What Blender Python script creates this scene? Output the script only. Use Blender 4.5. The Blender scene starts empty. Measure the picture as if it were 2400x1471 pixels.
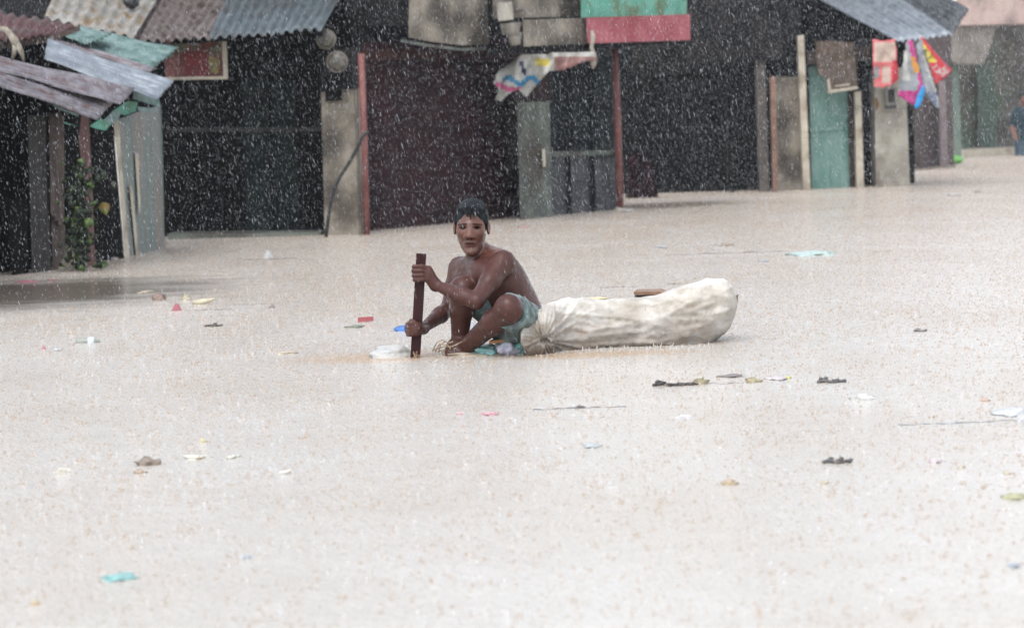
import bpy, math, random
import numpy as np
from mathutils import Vector, Matrix, noise as mnoise
random.seed(7); rng = np.random.default_rng(7)
S = bpy.context.scene
COL = S.collection
# ------------------------------------------------------------------ camera
F_PX, CAM_H, ROLL, YH = 6667.0, 0.90, math.radians(1.8), 246.0
TH = math.atan((735.5 - YH) / F_PX)
Rv = np.array([1., 0, 0]); Uv = np.array([0, math.sin(TH), math.cos(TH)]); Fv = np.array([0, math.cos(TH), -math.sin(TH)])
CX = math.cos(ROLL)*Rv - math.sin(ROLL)*Uv
CY = math.sin(ROLL)*Rv + math.cos(ROLL)*Uv
CPOS = np.array([0., 0., CAM_H])
cd = bpy.data.cameras.new('camera'); cam = bpy.data.objects.new('camera', cd); COL.objects.link(cam)
m = Matrix.Identity(4)
for i in range(3):
    m[i][0], m[i][1], m[i][2], m[i][3] = CX[i], CY[i], -Fv[i], CPOS[i]
cam.matrix_world = m
cd.sensor_width = 36; cd.lens = F_PX*36/2400; cd.clip_start = 0.05; cd.clip_end = 400
cd.dof.use_dof = True; cd.dof.focus_distance = 10.3; cd.dof.aperture_fstop = 5.6
S.camera = cam
S.render.resolution_x, S.render.resolution_y = 1024, 627
# ------------------------------------------------------------------ sky, sun, exposure
SUN_EL, SUN_ROT = math.radians(58), math.radians(200)
w = bpy.data.worlds.new('World'); S.world = w; w.use_nodes = True
nt = w.node_tree; nt.nodes.clear()
sky = nt.nodes.new('ShaderNodeTexSky'); sky.sky_type = 'NISHITA'; sky.sun_disc = False
sky.sun_elevation = SUN_EL; sky.sun_rotation = SUN_ROT; sky.air_density = 1.0; sky.dust_density = 1.5
hs = nt.nodes.new('ShaderNodeHueSaturation'); hs.inputs['Saturation'].default_value = 0.32
bg = nt.nodes.new('ShaderNodeBackground'); bg.inputs['Strength'].default_value = 0.15
wo = nt.nodes.new('ShaderNodeOutputWorld')
nt.links.new(sky.outputs[0], hs.inputs['Color']); nt.links.new(hs.outputs[0], bg.inputs[0]); nt.links.new(bg.outputs[0], wo.inputs[0])
sd = bpy.data.lights.new('sun', 'SUN'); sd.energy = 0.5; sd.angle = math.radians(30); sd.color = (1, .98, .95)
sun = bpy.data.objects.new('sun', sd); COL.objects.link(sun)
sdir = Vector((math.sin(SUN_ROT)*math.cos(SUN_EL), math.cos(SUN_ROT)*math.cos(SUN_EL), math.sin(SUN_EL)))
sun.rotation_euler = sdir.to_track_quat('Z', 'Y').to_euler(); sun.location = (0, 0, 30)
S.view_settings.view_transform = 'Standard'; S.view_settings.look = 'None'
S.view_settings.exposure = 1.53; S.view_settings.gamma = 1

# ------------------------------------------------------------------ helpers
def ray(px, py):
    return Fv + (px-1200)/F_PX*CX - (py-735.5)/F_PX*CY
def P(px, py, Y):
    d = ray(px, py); return CPOS + d*(Y/d[1])
def W(px, py, z=0.0):
    d = ray(px, py); return CPOS + d*((z-CAM_H)/d[2])
def pxm(Y): return F_PX/Y
def sc(px, py): return 1.0/pxm(W(px, py)[1])

def lin(c):
    c = [x/255 for x in c]
    return tuple(.74*((x/12.92) if x <= .04045 else ((x+.055)/1.055)**2.4) for x in c)
MATS = {}
def M(name, c1, c2=None, rough=.75, scale=6, bump=0.0, metal=0, spec=.4, stretch=(1, 1, 1), lo=.4, hi=.6, c3=None, s3=2.5, alpha=1, coat=0, bscale=None, trans=0, sub=0):
    if name in MATS: return MATS[name]
    mt = bpy.data.materials.new(name); mt.use_nodes = True; n = mt.node_tree.nodes; l = mt.node_tree.links
    b = n['Principled BSDF']; b.inputs['Roughness'].default_value = rough; b.inputs['Metallic'].default_value = metal
    b.inputs['Specular IOR Level'].default_value = spec; b.inputs['Coat Weight'].default_value = coat
    if coat: b.inputs['Coat Roughness'].default_value = .15
    if alpha < 1: b.inputs['Alpha'].default_value = alpha
    tc = n.new('ShaderNodeTexCoord'); mp = n.new('ShaderNodeMapping'); l.new(tc.outputs['Object'], mp.inputs[0]); mp.inputs['Scale'].default_value = stretch
    out = None
    if c2:
        nz = n.new('ShaderNodeTexNoise'); nz.inputs['Scale'].default_value = scale; nz.inputs['Detail'].default_value = 9; nz.inputs['Roughness'].default_value = .65
        l.new(mp.outputs[0], nz.inputs[0])
        r = n.new('ShaderNodeValToRGB'); r.color_ramp.elements[0].position = lo; r.color_ramp.elements[1].position = hi
        r.color_ramp.elements[0].color = (*c1, 1); r.color_ramp.elements[1].color = (*c2, 1); l.new(nz.outputs[0], r.inputs[0]); out = r.outputs[0]
    if c3:
        n3 = n.new('ShaderNodeTexNoise'); n3.inputs['Scale'].default_value = s3; n3.inputs['Detail'].default_value = 7
        mp3 = n.new('ShaderNodeMapping'); mp3.inputs['Location'].default_value = (5, 3, 1); mp3.inputs['Scale'].default_value = stretch
        l.new(tc.outputs['Object'], mp3.inputs[0]); l.new(mp3.outputs[0], n3.inputs[0])
        r3 = n.new('ShaderNodeValToRGB'); r3.color_ramp.elements[0].position = .5; r3.color_ramp.elements[1].position = .66; l.new(n3.outputs[0], r3.inputs[0])
        mx = n.new('ShaderNodeMixRGB'); l.new(r3.outputs[0], mx.inputs[0]); l.new(out, mx.inputs[1]); mx.inputs[2].default_value = (*c3, 1); out = mx.outputs[0]
    if out: l.new(out, b.inputs['Base Color'])
    else: b.inputs['Base Color'].default_value = (*c1, 1)
    if bump:
        nb = n.new('ShaderNodeTexNoise'); nb.inputs['Scale'].default_value = bscale or scale*4; nb.inputs['Detail'].default_value = 8
        l.new(mp.outputs[0], nb.inputs[0]); bp = n.new('ShaderNodeBump'); bp.inputs['Distance'].default_value = bump; l.new(nb.outputs[0], bp.inputs['Height']); l.new(bp.outputs[0], b.inputs['Normal'])
    if trans or sub:
        tr = n.new('ShaderNodeBsdfTranslucent'); tr.inputs[0].default_value = (*c1, 1)
        if out: l.new(out, tr.inputs[0])
        ms = n.new('ShaderNodeMixShader'); ms.inputs[0].default_value = trans or sub
        l.new(b.outputs[0], ms.inputs[1]); l.new(tr.outputs[0], ms.inputs[2]); l.new(ms.outputs[0], n['Material Output'].inputs[0])
    MATS[name] = mt; return mt

def tag(o, label=None, cat=None, group=None, kind=None):
    if label: o['label'] = label
    if cat: o['category'] = cat
    if group: o['group'] = group
    if kind: o['kind'] = kind
    return o
def wloc(o):
    v = np.array(o.location)
    while o.parent: o = o.parent; v = v + np.array(o.location)
    return v
def obj(name, verts, faces, mats, parent=None, smooth=False, fm=None, label=None):
    v = np.asarray(verts, float); c = (v.min(0)+v.max(0))/2
    if parent is None: c[2] = v[:, 2].min()
    me = bpy.data.meshes.new(name); me.from_pydata((v-c).tolist(), [], [tuple(int(i) for i in f) for f in faces])
    if not isinstance(mats, (list, tuple)): mats = [mats]
    for mm in mats: me.materials.append(mm)
    if fm is not None: me.polygons.foreach_set('material_index', np.asarray(fm, np.int32))
    if smooth: me.polygons.foreach_set('use_smooth', np.ones(len(me.polygons), bool))
    me.update()
    o = bpy.data.objects.new(name, me); COL.objects.link(o)
    if parent: o.parent = parent; o.location = c - wloc(parent)
    else: o.location = c
    if label: o['label'] = label
    return o
def empty(name, loc, label, cat, group=None):
    e = bpy.data.objects.new(name, None); COL.objects.link(e); e.location = tuple(loc); e.empty_display_size = .1
    return tag(e, label, cat, group)

class Wall:
    def __init__(s, a, b):
        s.a = W(*a); s.b = W(*b); t = s.b-s.a; t[2] = 0; s.t = t/np.linalg.norm(t)
        s.n = np.array([s.t[1], -s.t[0], 0.])          # towards camera
        if s.n[1] > 0: s.n = -s.n
    def pt(s, px, py, off=0.):
        d = ray(px, py); a = s.a + s.n*off
        k = np.dot(a-CPOS, s.n)/np.dot(d, s.n); return CPOS + d*k
def prism(front, vec):
    f = np.asarray(front); n = len(f); v = np.vstack([f, f+np.asarray(vec)])
    fc = [tuple(range(n)), tuple(range(2*n-1, n-1, -1))]
    for i in range(n): j = (i+1) % n; fc.append((i, i+n, j+n, j))
    return v, fc
class MB:
    def __init__(s): s.v = []; s.f = []; s.m = []; s.n = 0
    def add(s, v, f, mi=0):
        v = np.asarray(v, float); s.v.append(v); s.f += [tuple(i+s.n for i in q) for q in f]; s.m += [mi]*len(f); s.n += len(v); return s
    def build(s, name, mats, parent=None, smooth=False, label=None):
        return obj(name, np.vstack(s.v), s.f, mats, parent, smooth, s.m, label)
def slab(name, wall, poly, mat, parent=None, thick=.06, off=0., label=None):
    """pixel outline placed on a wall plane, with real thickness going back"""
    pts = [wall.pt(x, y, off) for x, y in poly]
    v, f = prism(pts, np.array([0, thick, 0])); return obj(name, v, f, mat, parent, label=label)
def rect(x0, y0, x1, y1, jit=0):
    lean = .031*(y1-y0)   # plumb lines lean with the camera roll
    return [(x0, y0), (x1, y0), (x1+lean, y1), (x0+lean, y1)]
def box(c, s, rz=0):
    c = np.asarray(c, float); hx, hy, hz = np.asarray(s)/2
    v = np.array([(x*hx, y*hy, z*hz) for x in (-1, 1) for y in (-1, 1) for z in (-1, 1)])
    ca, sa = math.cos(rz), math.sin(rz); R = np.array([[ca, -sa, 0], [sa, ca, 0], [0, 0, 1]])
    return v@R.T+c, [(0, 1, 3, 2), (4, 6, 7, 5), (0, 4, 5, 1), (2, 3, 7, 6), (0, 2, 6, 4), (1, 5, 7, 3)]
def tube(pts, rad, n=8, closed_ends=True, flat=1.0):
    pts = [np.asarray(p, float) for p in pts]; k = len(pts)
    if np.isscalar(rad): rad = [rad]*k
    V = []; F = []
    for i, p in enumerate(pts):
        t = pts[min(i+1, k-1)]-pts[max(i-1, 0)]; t /= np.linalg.norm(t)+1e-9
        a = np.cross(t, [0, 1, .01]); a /= np.linalg.norm(a)+1e-9; b = np.cross(t, a)
        for j in range(n):
            th = 2*math.pi*j/n; V.append(p+rad[i]*(math.cos(th)*a+flat*math.sin(th)*b))
    for i in range(k-1):
        for j in range(n): F.append((i*n+j, i*n+(j+1) % n, (i+1)*n+(j+1) % n, (i+1)*n+j))
    if closed_ends: F.append(tuple(range(n-1, -1, -1))); F.append(tuple((k-1)*n+j for j in range(n)))
    return V, F
def nz(p, s=1.0, o=0.0): return mnoise.noise(Vector((p[0]*s+o, p[1]*s+o*1.3, p[2]*s-o)))
def sheet(name, c, nu, nv, disp, mats, parent=None, mf=None, th=.004, smooth=True, label=None, edge=0.0):
    """c: four world corners 00,10,11,01 ; disp(u,v)->normal offset ; real thickness"""
    c = [np.asarray(x, float) for x in c]
    nrm = np.cross(c[1]-c[0], c[3]-c[0]); nrm /= np.linalg.norm(nrm)
    if np.dot(nrm, CPOS-c[0]) < 0: nrm = -nrm
    V = []; F = []; fm = []
    for s in (0, 1):
        for j in range(nv+1):
            for i in range(nu+1):
                u, v = i/nu, j/nv
                uu = u; vv = v
                if edge:
                    vv = v + (edge*nz((u*9, v*2, 1), 1, 7) if j in (0, nv) else 0)
                    uu = u + (edge*nz((u*2, v*9, 5), 1, 3) if i in (0, nu) else 0)
                p = (1-uu)*(1-vv)*c[0]+uu*(1-vv)*c[1]+uu*vv*c[2]+(1-uu)*vv*c[3]
                V.append(p+nrm*(disp(u, v)-s*th))
    N = (nu+1)*(nv+1); ix = lambda s, i, j: s*N+j*(nu+1)+i
    for j in range(nv):
        for i in range(nu):
            mi = mf((i+.5)/nu, (j+.5)/nv) if mf else 0
            F.append((ix(0, i, j), ix(0, i+1, j), ix(0, i+1, j+1), ix(0, i, j+1))); fm.append(mi)
            F.append((ix(1, i, j), ix(1, i, j+1), ix(1, i+1, j+1), ix(1, i+1, j))); fm.append(mi)
    for i in range(nu):
        F += [(ix(0, i, 0), ix(1, i, 0), ix(1, i+1, 0), ix(0, i+1, 0)), (ix(0, i, nv), ix(0, i+1, nv), ix(1, i+1, nv), ix(1, i, nv))]; fm += [0, 0]
    for j in range(nv):
        F += [(ix(0, 0, j), ix(0, 0, j+1), ix(1, 0, j+1), ix(1, 0, j)), (ix(0, nu, j), ix(1, nu, j), ix(1, nu, j+1), ix(0, nu, j+1))]; fm += [0, 0]
    return obj(name, V, F, mats, parent, smooth, fm, label)
def corr(name, q, waves, mat, parent, amp=.009, nv=10, wob=.01, seed=0, label=None, edge=.006):
    """corrugated sheet; q four (px,py,Y): 00,10 along the eave (waves run across), 01/11 the far end"""
    c = [P(*x) for x in q]
    return sheet(name, c, waves*8, nv, lambda u, v: amp*math.sin(2*math.pi*waves*u)+wob*nz((u*3+seed, v*3, seed), 1, seed), mat, parent, th=.003, label=label, edge=edge)
def blob(c, r, seed=0, n=3, rough=.25, fs=1.6, squash=True):
    import bmesh
    bm = bmesh.new(); bmesh.ops.create_icosphere(bm, subdivisions=n, radius=1)
    V = []; c = np.asarray(c, float)
    for v in bm.verts:
        p = np.array(v.co); k = 1+rough*2*nz(p, fs, seed)+rough*.6*nz(p, fs*3, seed+9)
        V.append(c+p*k*np.asarray(r))
    F = [tuple(v.index for v in f.verts) for f in bm.faces]; bm.free(); return V, F

# ---- signed distance modelling for bodies, sack ends, hair
class SDF:
    def __init__(s, lo, hi, h):
        s.lo = np.asarray(lo, float); s.h = h
        s.n = np.ceil((np.asarray(hi)-s.lo)/h).astype(int)+1
        s.F = np.full(s.n, .06, np.float32)
    def region(s, lo, hi):
        a = np.clip(np.floor((np.asarray(lo)-s.lo)/s.h).astype(int), 0, s.n); b = np.clip(np.ceil((np.asarray(hi)-s.lo)/s.h).astype(int)+1, 0, s.n)
        if (b <= a).any(): return None
        g = np.meshgrid(*[s.lo[i]+s.h*np.arange(a[i], b[i]) for i in range(3)], indexing='ij')
        return (slice(a[0], b[0]), slice(a[1], b[1]), slice(a[2], b[2])), np.stack(g, -1).astype(np.float32)
    def comb(s, sl, d, k, sub):
        A = s.F[sl]; d = d.astype(np.float32)
        if sub:
            h = np.maximum(k-np.abs(A+d), 0)/k; s.F[sl] = np.maximum(A, -d)+h*h*k*.25
        else:
            h = np.maximum(k-np.abs(A-d), 0)/k; s.F[sl] = np.minimum(A, d)-h*h*k*.25
    def cap(s, a, b, r1, r2=None, k=.02, sub=False):
        r2 = r1 if r2 is None else r2; a = np.asarray(a, float); b = np.asarray(b, float); m_ = max(r1, r2)+k+3*s.h
        g = s.region(np.minimum(a, b)-m_, np.maximum(a, b)+m_)
        if g is None: return
        sl, X = g; ab = b-a; t = np.clip(((X-a)@ab)/max(ab@ab, 1e-9), 0, 1)
        d = np.linalg.norm(X-(a+t[..., None]*ab), axis=-1)-(r1+(r2-r1)*t); s.comb(sl, d, k, sub)
    def ell(s, c, r, R=None, k=.02, sub=False):
        c = np.asarray(c, float); r = np.asarray(r, float); m_ = r.max()+k+3*s.h
        g = s.region(c-m_, c+m_)
        if g is None: return
        sl, X = g; q = X-c
        if R is not None: q = q@np.asarray(R)          # columns of R = local axes
        k0 = np.linalg.norm(q/r, axis=-1); k1 = np.linalg.norm(q/(r*r), axis=-1)+1e-9
        s.comb(sl, k0*(k0-1)/k1, k, sub)
    def chain(s, pts, rad, k=.02):
        for i in range(len(pts)-1): s.cap(pts[i], pts[i+1], rad[i], rad[i+1], k)
    def half(s, p, n):                                  # keep the side where (x-p).n < 0
        g = np.meshgrid(*[s.lo[i]+s.h*np.arange(s.n[i]) for i in range(3)], indexing='ij', sparse=True)
        d = sum((g[i]-p[i])*n[i] for i in range(3)); s.F = np.maximum(s.F, d.astype(np.float32))
    def mesh(s, it=1):
        F = s.F; neg = F < 0; nx, ny, nz_ = F.shape
        cs = np.zeros((nx-1, ny-1, nz_-1), np.int8); off = [(i, j, k) for i in (0, 1) for j in (0, 1) for k in (0, 1)]
        for (i, j, k) in off: cs += neg[i:nx-1+i, j:ny-1+j, k:nz_-1+k]
        act = np.argwhere((cs > 0) & (cs < 8)); N = len(act)
        idx = np.full(cs.shape, -1, np.int64); idx[act[:, 0], act[:, 1], act[:, 2]] = np.arange(N)
        val = {o: F[act[:, 0]+o[0], act[:, 1]+o[1], act[:, 2]+o[2]] for o in off}
        acc = np.zeros((N, 3)); cnt = np.zeros(N)
        for o in off:
            for ax in range(3):
                if o[ax]: continue
                o2 = list(o); o2[ax] = 1; o2 = tuple(o2); a, b = val[o], val[o2]; mk = (a < 0) != (b < 0)
                t = np.where(mk, a/np.where(mk, a-b, 1), 0); p = np.tile(np.array(o, float), (N, 1)); p[:, ax] = t
                acc += p*mk[:, None]; cnt += mk
        V = s.lo+s.h*(act+acc/cnt[:, None])
        Q = []
        for ax in range(3):
            u, v = [(1, 2), (2, 0), (0, 1)][ax]
            sl0 = [slice(1, -1)]*3; sl1 = [slice(1, -1)]*3; sl0[ax] = slice(0, -1); sl1[ax] = slice(1, None)
            A = neg[tuple(sl0)]; B = neg[tuple(sl1)]; e = np.argwhere(A != B)
            inside = A[e[:, 0], e[:, 1], e[:, 2]]
            e = e+1; e[:, ax] -= 1
            def cell(du, dv):
                c = e.copy(); c[:, u] -= du; c[:, v] -= dv; return idx[c[:, 0], c[:, 1], c[:, 2]]
            q = np.stack([cell(1, 1), cell(0, 1), cell(0, 0), cell(1, 0)], -1); q[~inside] = q[~inside][:, ::-1]; Q.append(q)
        Q = np.vstack(Q); Q = Q[(Q >= 0).all(1)]
        for _ in range(it):
            a = np.zeros_like(V); c = np.zeros(len(V))
            for k in range(4):
                i, j = Q[:, k], Q[:, (k+1) % 4]; np.add.at(a, i, V[j]); np.add.at(c, i, 1); np.add.at(a, j, V[i]); np.add.at(c, j, 1)
            V = .5*V+.5*a/np.maximum(c, 1)[:, None]
        return V, Q

# ================================================================== MATERIALS
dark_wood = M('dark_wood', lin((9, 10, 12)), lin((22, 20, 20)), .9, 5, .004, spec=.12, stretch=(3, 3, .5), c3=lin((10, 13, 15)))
brown_wood = M('brown_wood', lin((62, 50, 46)), lin((88, 74, 66)), .8, 8, .004, stretch=(6, 6, .6))
grey_wood = M('grey_wood', lin((40, 38, 37)), lin((64, 60, 57)), .9, 8, .004, stretch=(6, 6, .6))
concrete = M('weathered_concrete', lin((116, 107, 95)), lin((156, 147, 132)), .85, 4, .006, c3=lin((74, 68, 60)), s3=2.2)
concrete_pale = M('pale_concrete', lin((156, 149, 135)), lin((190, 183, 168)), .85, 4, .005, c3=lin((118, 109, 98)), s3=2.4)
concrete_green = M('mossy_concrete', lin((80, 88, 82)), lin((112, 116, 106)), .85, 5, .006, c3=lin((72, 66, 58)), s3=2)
concrete_dark = M('dark_concrete', lin((24, 24, 27)), lin((40, 39, 39)), .9, 6, .004, spec=.15, c3=lin((42, 44, 46)))  # plain dark concrete, mottled by noise
maroon = M('maroon_paint', lin((32, 9, 14)), lin((46, 16, 20)), .7, 5, .002, spec=.2, c3=lin((26, 14, 18)))
redpaint = M('faded_red_paint', lin((112, 64, 60)), lin((132, 84, 76)), .6, 9, .002, c3=lin((110, 60, 58)), s3=6)
redband = M('red_fascia_paint', lin((148, 52, 66)), lin((174, 90, 98)), .55, 4, .001, c3=lin((142, 40, 50)), s3=2)
greenpaint = M('green_paint', lin((70, 148, 124)), lin((100, 168, 146)), .6, 5, .001, c3=lin((84, 108, 72)), s3=5)
tealdoor = M('teal_door_paint', lin((98, 134, 124)), lin((120, 152, 142)), .6, 5, .002, stretch=(3, 3, .6), c3=lin((78, 124, 112)))
creampaint = M('cream_paint', lin((188, 176, 156)), lin((206, 196, 176)), .6, 6, .002, c3=lin((150, 138, 120)), s3=6)
pinkwall = M('pink_wall_paint', lin((186, 158, 148)), lin((202, 176, 166)), .8, 3, .002, c3=lin((150, 130, 124)))
zinc_silver = M('galvanised_sheet', lin((124, 131, 138)), lin((158, 165, 172)), .42, 10, .001, .35, stretch=(1, 1, 1), c3=lin((116, 124, 132)), s3=5)
zinc_grey = M('grey_blue_sheet', lin((88, 98, 102)), lin((112, 122, 126)), .5, 8, .001, .3, c3=lin((84, 84, 84)), s3=4)
zinc_pink = M('pinkish_rusty_sheet', lin((108, 102, 106)), lin((144, 139, 144)), .5, 14, .001, .3, c3=lin((104, 84, 82)), s3=8)
zinc_green = M('green_sheet', lin((92, 118, 114)), lin((124, 148, 144)), .5, 12, .001, .25, c3=lin((70, 100, 92)), s3=8)
zinc_rust = M('rusty_brown_sheet', lin((88, 78, 74)), lin((122, 112, 108)), .7, 14, .002, .15, c3=lin((66, 50, 42)), s3=8)
zinc_cream = M('cream_stained_sheet', lin((134, 131, 124)), lin((164, 161, 155)), .6, 7, .001, .1, c3=lin((132, 112, 84)), s3=6)
zinc_red = M('dull_red_sheet', lin((72, 36, 36)), lin((94, 54, 50)), .65, 7, .002, .1, c3=lin((92, 80, 74)), s3=4)
zinc_dark = M('dark_sheet', lin((62, 66, 70)), lin((100, 104, 108)), .55, 12, .002, .3)
panel_metal = M('weathered_panel_metal', lin((112, 124, 120)), lin((140, 148, 142)), .6, 6, .003, .15, stretch=(4, 4, .5), c3=lin((148, 132, 124)), s3=2)
black_rubber = M('black_rubber', (.012, .013, .014), rough=.45)
glass_grey = M('meter_glass', lin((120, 112, 100)), rough=.25)
white_plastic = M('white_plastic_film', (.75, .77, .78), (.62, .66, .68), .35, 9, trans=.35)

# ================================================================== WATER
def water_material():
    mt = bpy.data.materials.new('muddy_flood_water'); mt.use_nodes = True; n = mt.node_tree.nodes; l = mt.node_tree.links
    b = n['Principled BSDF']; b.inputs['IOR'].default_value = 1.36; b.inputs['Roughness'].default_value = .17
    tc = n.new('ShaderNodeTexCoord')
    def noise(scale, det, off=(0, 0, 0), st=(1, 1, 1)):
        mp = n.new('ShaderNodeMapping'); mp.inputs['Location'].default_value = off; mp.inputs['Scale'].default_value = st; l.new(tc.outputs['Object'], mp.inputs[0])
        x = n.new('ShaderNodeTexNoise'); x.inputs['Scale'].default_value = scale; x.inputs['Detail'].default_value = det; l.new(mp.outputs[0], x.inputs[0]); return x.outputs[0]
    def math_(op, a, b_=None, c=None):
        x = n.new('ShaderNodeMath'); x.operation = op
        for i, v in enumerate((a, b_, c)):
            if v is None: continue
            if hasattr(v, 'links'): l.new(v, x.inputs[i])
            else: x.inputs[i].default_value = v
        return x.outputs[0]
    # drop rings: distance to random cell centres
    H = None
    for sc_, fr, amp in ((13, 20, .22), (27, 16, .14)):
        vo = n.new('ShaderNodeTexVoronoi'); vo.voronoi_dimensions = '2D'; vo.inputs['Scale'].default_value = sc_; l.new(tc.outputs['Object'], vo.inputs['Vector'])
        d = vo.outputs['Distance']
        ring = math_('MULTIPLY', math_('SINE', math_('MULTIPLY', d, fr)), math_('MAXIMUM', math_('SUBTRACT', 1.0, math_('MULTIPLY', d, 1.7)), 0.0))
        ring = math_('MULTIPLY', ring, amp); H = ring if H is None else math_('ADD', H, ring)
    chop = math_('MULTIPLY', math_('ADD', noise(60, 3), math_('MULTIPLY', noise(140, 2), .5)), 1.5); slow = math_('MULTIPLY', noise(5, 2, (3, 1, 0), (1, 1, 1)), 1.5)
    H = math_('ADD', H, math_('ADD', chop, slow))
    # flatter patches by shack and doorway, with dark reflections painted into their colour
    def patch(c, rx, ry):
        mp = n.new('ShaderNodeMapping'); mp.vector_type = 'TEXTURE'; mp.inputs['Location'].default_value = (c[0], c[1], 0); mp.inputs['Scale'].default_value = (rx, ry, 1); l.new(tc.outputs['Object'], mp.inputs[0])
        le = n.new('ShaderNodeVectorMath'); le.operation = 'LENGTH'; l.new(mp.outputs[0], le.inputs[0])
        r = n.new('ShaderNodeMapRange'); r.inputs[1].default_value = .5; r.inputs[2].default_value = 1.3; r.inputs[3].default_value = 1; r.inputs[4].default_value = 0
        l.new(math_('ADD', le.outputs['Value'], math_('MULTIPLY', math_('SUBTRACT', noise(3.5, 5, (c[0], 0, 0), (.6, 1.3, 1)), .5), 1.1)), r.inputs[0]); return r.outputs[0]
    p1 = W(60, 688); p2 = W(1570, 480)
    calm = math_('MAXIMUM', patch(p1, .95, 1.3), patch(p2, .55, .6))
    bp = n.new('ShaderNodeBump'); bp.inputs['Distance'].default_value = .0030; l.new(H, bp.inputs['Height'])
    l.new(math_('SUBTRACT', 1.0, math_('MULTIPLY', calm, .8)), bp.inputs['Strength']); l.new(bp.outputs[0], b.inputs['Normal'])
    r = n.new('ShaderNodeValToRGB'); r.color_ramp.elements[0].position = .35; r.color_ramp.elements[1].position = .65
    r.color_ramp.elements[0].color = (.41, .372, .32, 1); r.color_ramp.elements[1].color = (.455, .43, .392, 1)
    l.new(noise(1.3, 6, (9, 2, 0), (1, .6, 1)), r.inputs[0])
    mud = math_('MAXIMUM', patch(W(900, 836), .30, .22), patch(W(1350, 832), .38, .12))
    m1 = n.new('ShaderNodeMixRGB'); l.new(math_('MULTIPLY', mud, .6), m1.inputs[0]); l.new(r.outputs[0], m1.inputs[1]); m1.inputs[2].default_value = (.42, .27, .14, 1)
    m2 = n.new('ShaderNodeMixRGB'); l.new(math_('MULTIPLY', calm, .92), m2.inputs[0]); l.new(m1.outputs[0], m2.inputs[1]); m2.inputs[2].default_value = (.10, .08, .065, 1)  # darkens the base colour like a reflection of the buildings
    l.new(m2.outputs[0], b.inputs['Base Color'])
    return mt
WM = water_material()
def water_height(x, y):
    return .004*np.sin(3.1*x+1.7*y)+.003*np.sin(-2.2*x+4.3*y+1)+.002*np.sin(7*x+5*y)
xs = np.linspace(-60, 60, 3); me = bpy.data.meshes.new('flood_water')
me.from_pydata([(-60, -12, 0), (60, -12, 0), (60, 100, 0), (-60, 100, 0)], [], [(0, 1, 2, 3)]); me.materials.append(WM)
water = bpy.data.objects.new('flood_water', me); COL.objects.link(water); tag(water, kind='structure')

# --- fast mesh from many small bipyramids
def spindles(name, P0, P1, R, mat, nside=3, base=.5):
    n = len(P0); t = P1-P0; t /= np.linalg.norm(t, axis=1)[:, None]+1e-12
    a = np.cross(t, [0, 1, 0]); a /= np.linalg.norm(a, axis=1)[:, None]+1e-12; b = np.cross(t, a); mid = P0+(P1-P0)*base
    rings = [mid+R[:, None]*(math.cos(2*math.pi*j/nside)*a+math.sin(2*math.pi*j/nside)*b) for j in range(nside)]
    V = np.stack([P0, P1]+rings, 1).reshape(-1, 3)
    st = np.arange(n)[:, None]*(nside+2); tri = []
    for j in range(nside):
        k = (j+1) % nside; tri += [np.hstack([st, st+2+j, st+2+k]), np.hstack([st+1, st+2+k, st+2+j])]
    T = np.stack(tri, 1).reshape(-1, 3)
    me = bpy.data.meshes.new(name); me.vertices.add(len(V)); me.vertices.foreach_set('co', V.astype(np.float32).ravel())
    me.loops.add(T.size); me.loops.foreach_set('vertex_index', T.astype(np.int32).ravel())
    me.polygons.add(len(T)); me.polygons.foreach_set('loop_start', np.arange(0, T.size, 3, dtype=np.int32))
    me.polygons.foreach_set('use_smooth', np.ones(len(T), bool))
    me.update(calc_edges=True); me.materials.append(mat)
    o = bpy.data.objects.new(name, me); COL.objects.link(o); return o

def drop_mat(name, col, al):
    mt = bpy.data.materials.new(name); mt.use_nodes = True; n = mt.node_tree.nodes; l = mt.node_tree.links
    b = n['Principled BSDF']; b.inputs['Base Color'].default_value = (*col, 1); b.inputs['Roughness'].default_value = .3
    tl = n.new('ShaderNodeBsdfTranslucent'); tl.inputs[0].default_value = (*col, 1); mx = n.new('ShaderNodeMixShader'); mx.inputs[0].default_value = .5
    l.new(b.outputs[0], mx.inputs[1]); l.new(tl.outputs[0], mx.inputs[2])
    tp = n.new('ShaderNodeBsdfTransparent'); m2 = n.new('ShaderNodeMixShader'); m2.inputs[0].default_value = al
    l.new(tp.outputs[0], m2.inputs[1]); l.new(mx.outputs[0], m2.inputs[2]); l.new(m2.outputs[0], n['Material Output'].inputs[0]); return mt

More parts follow.
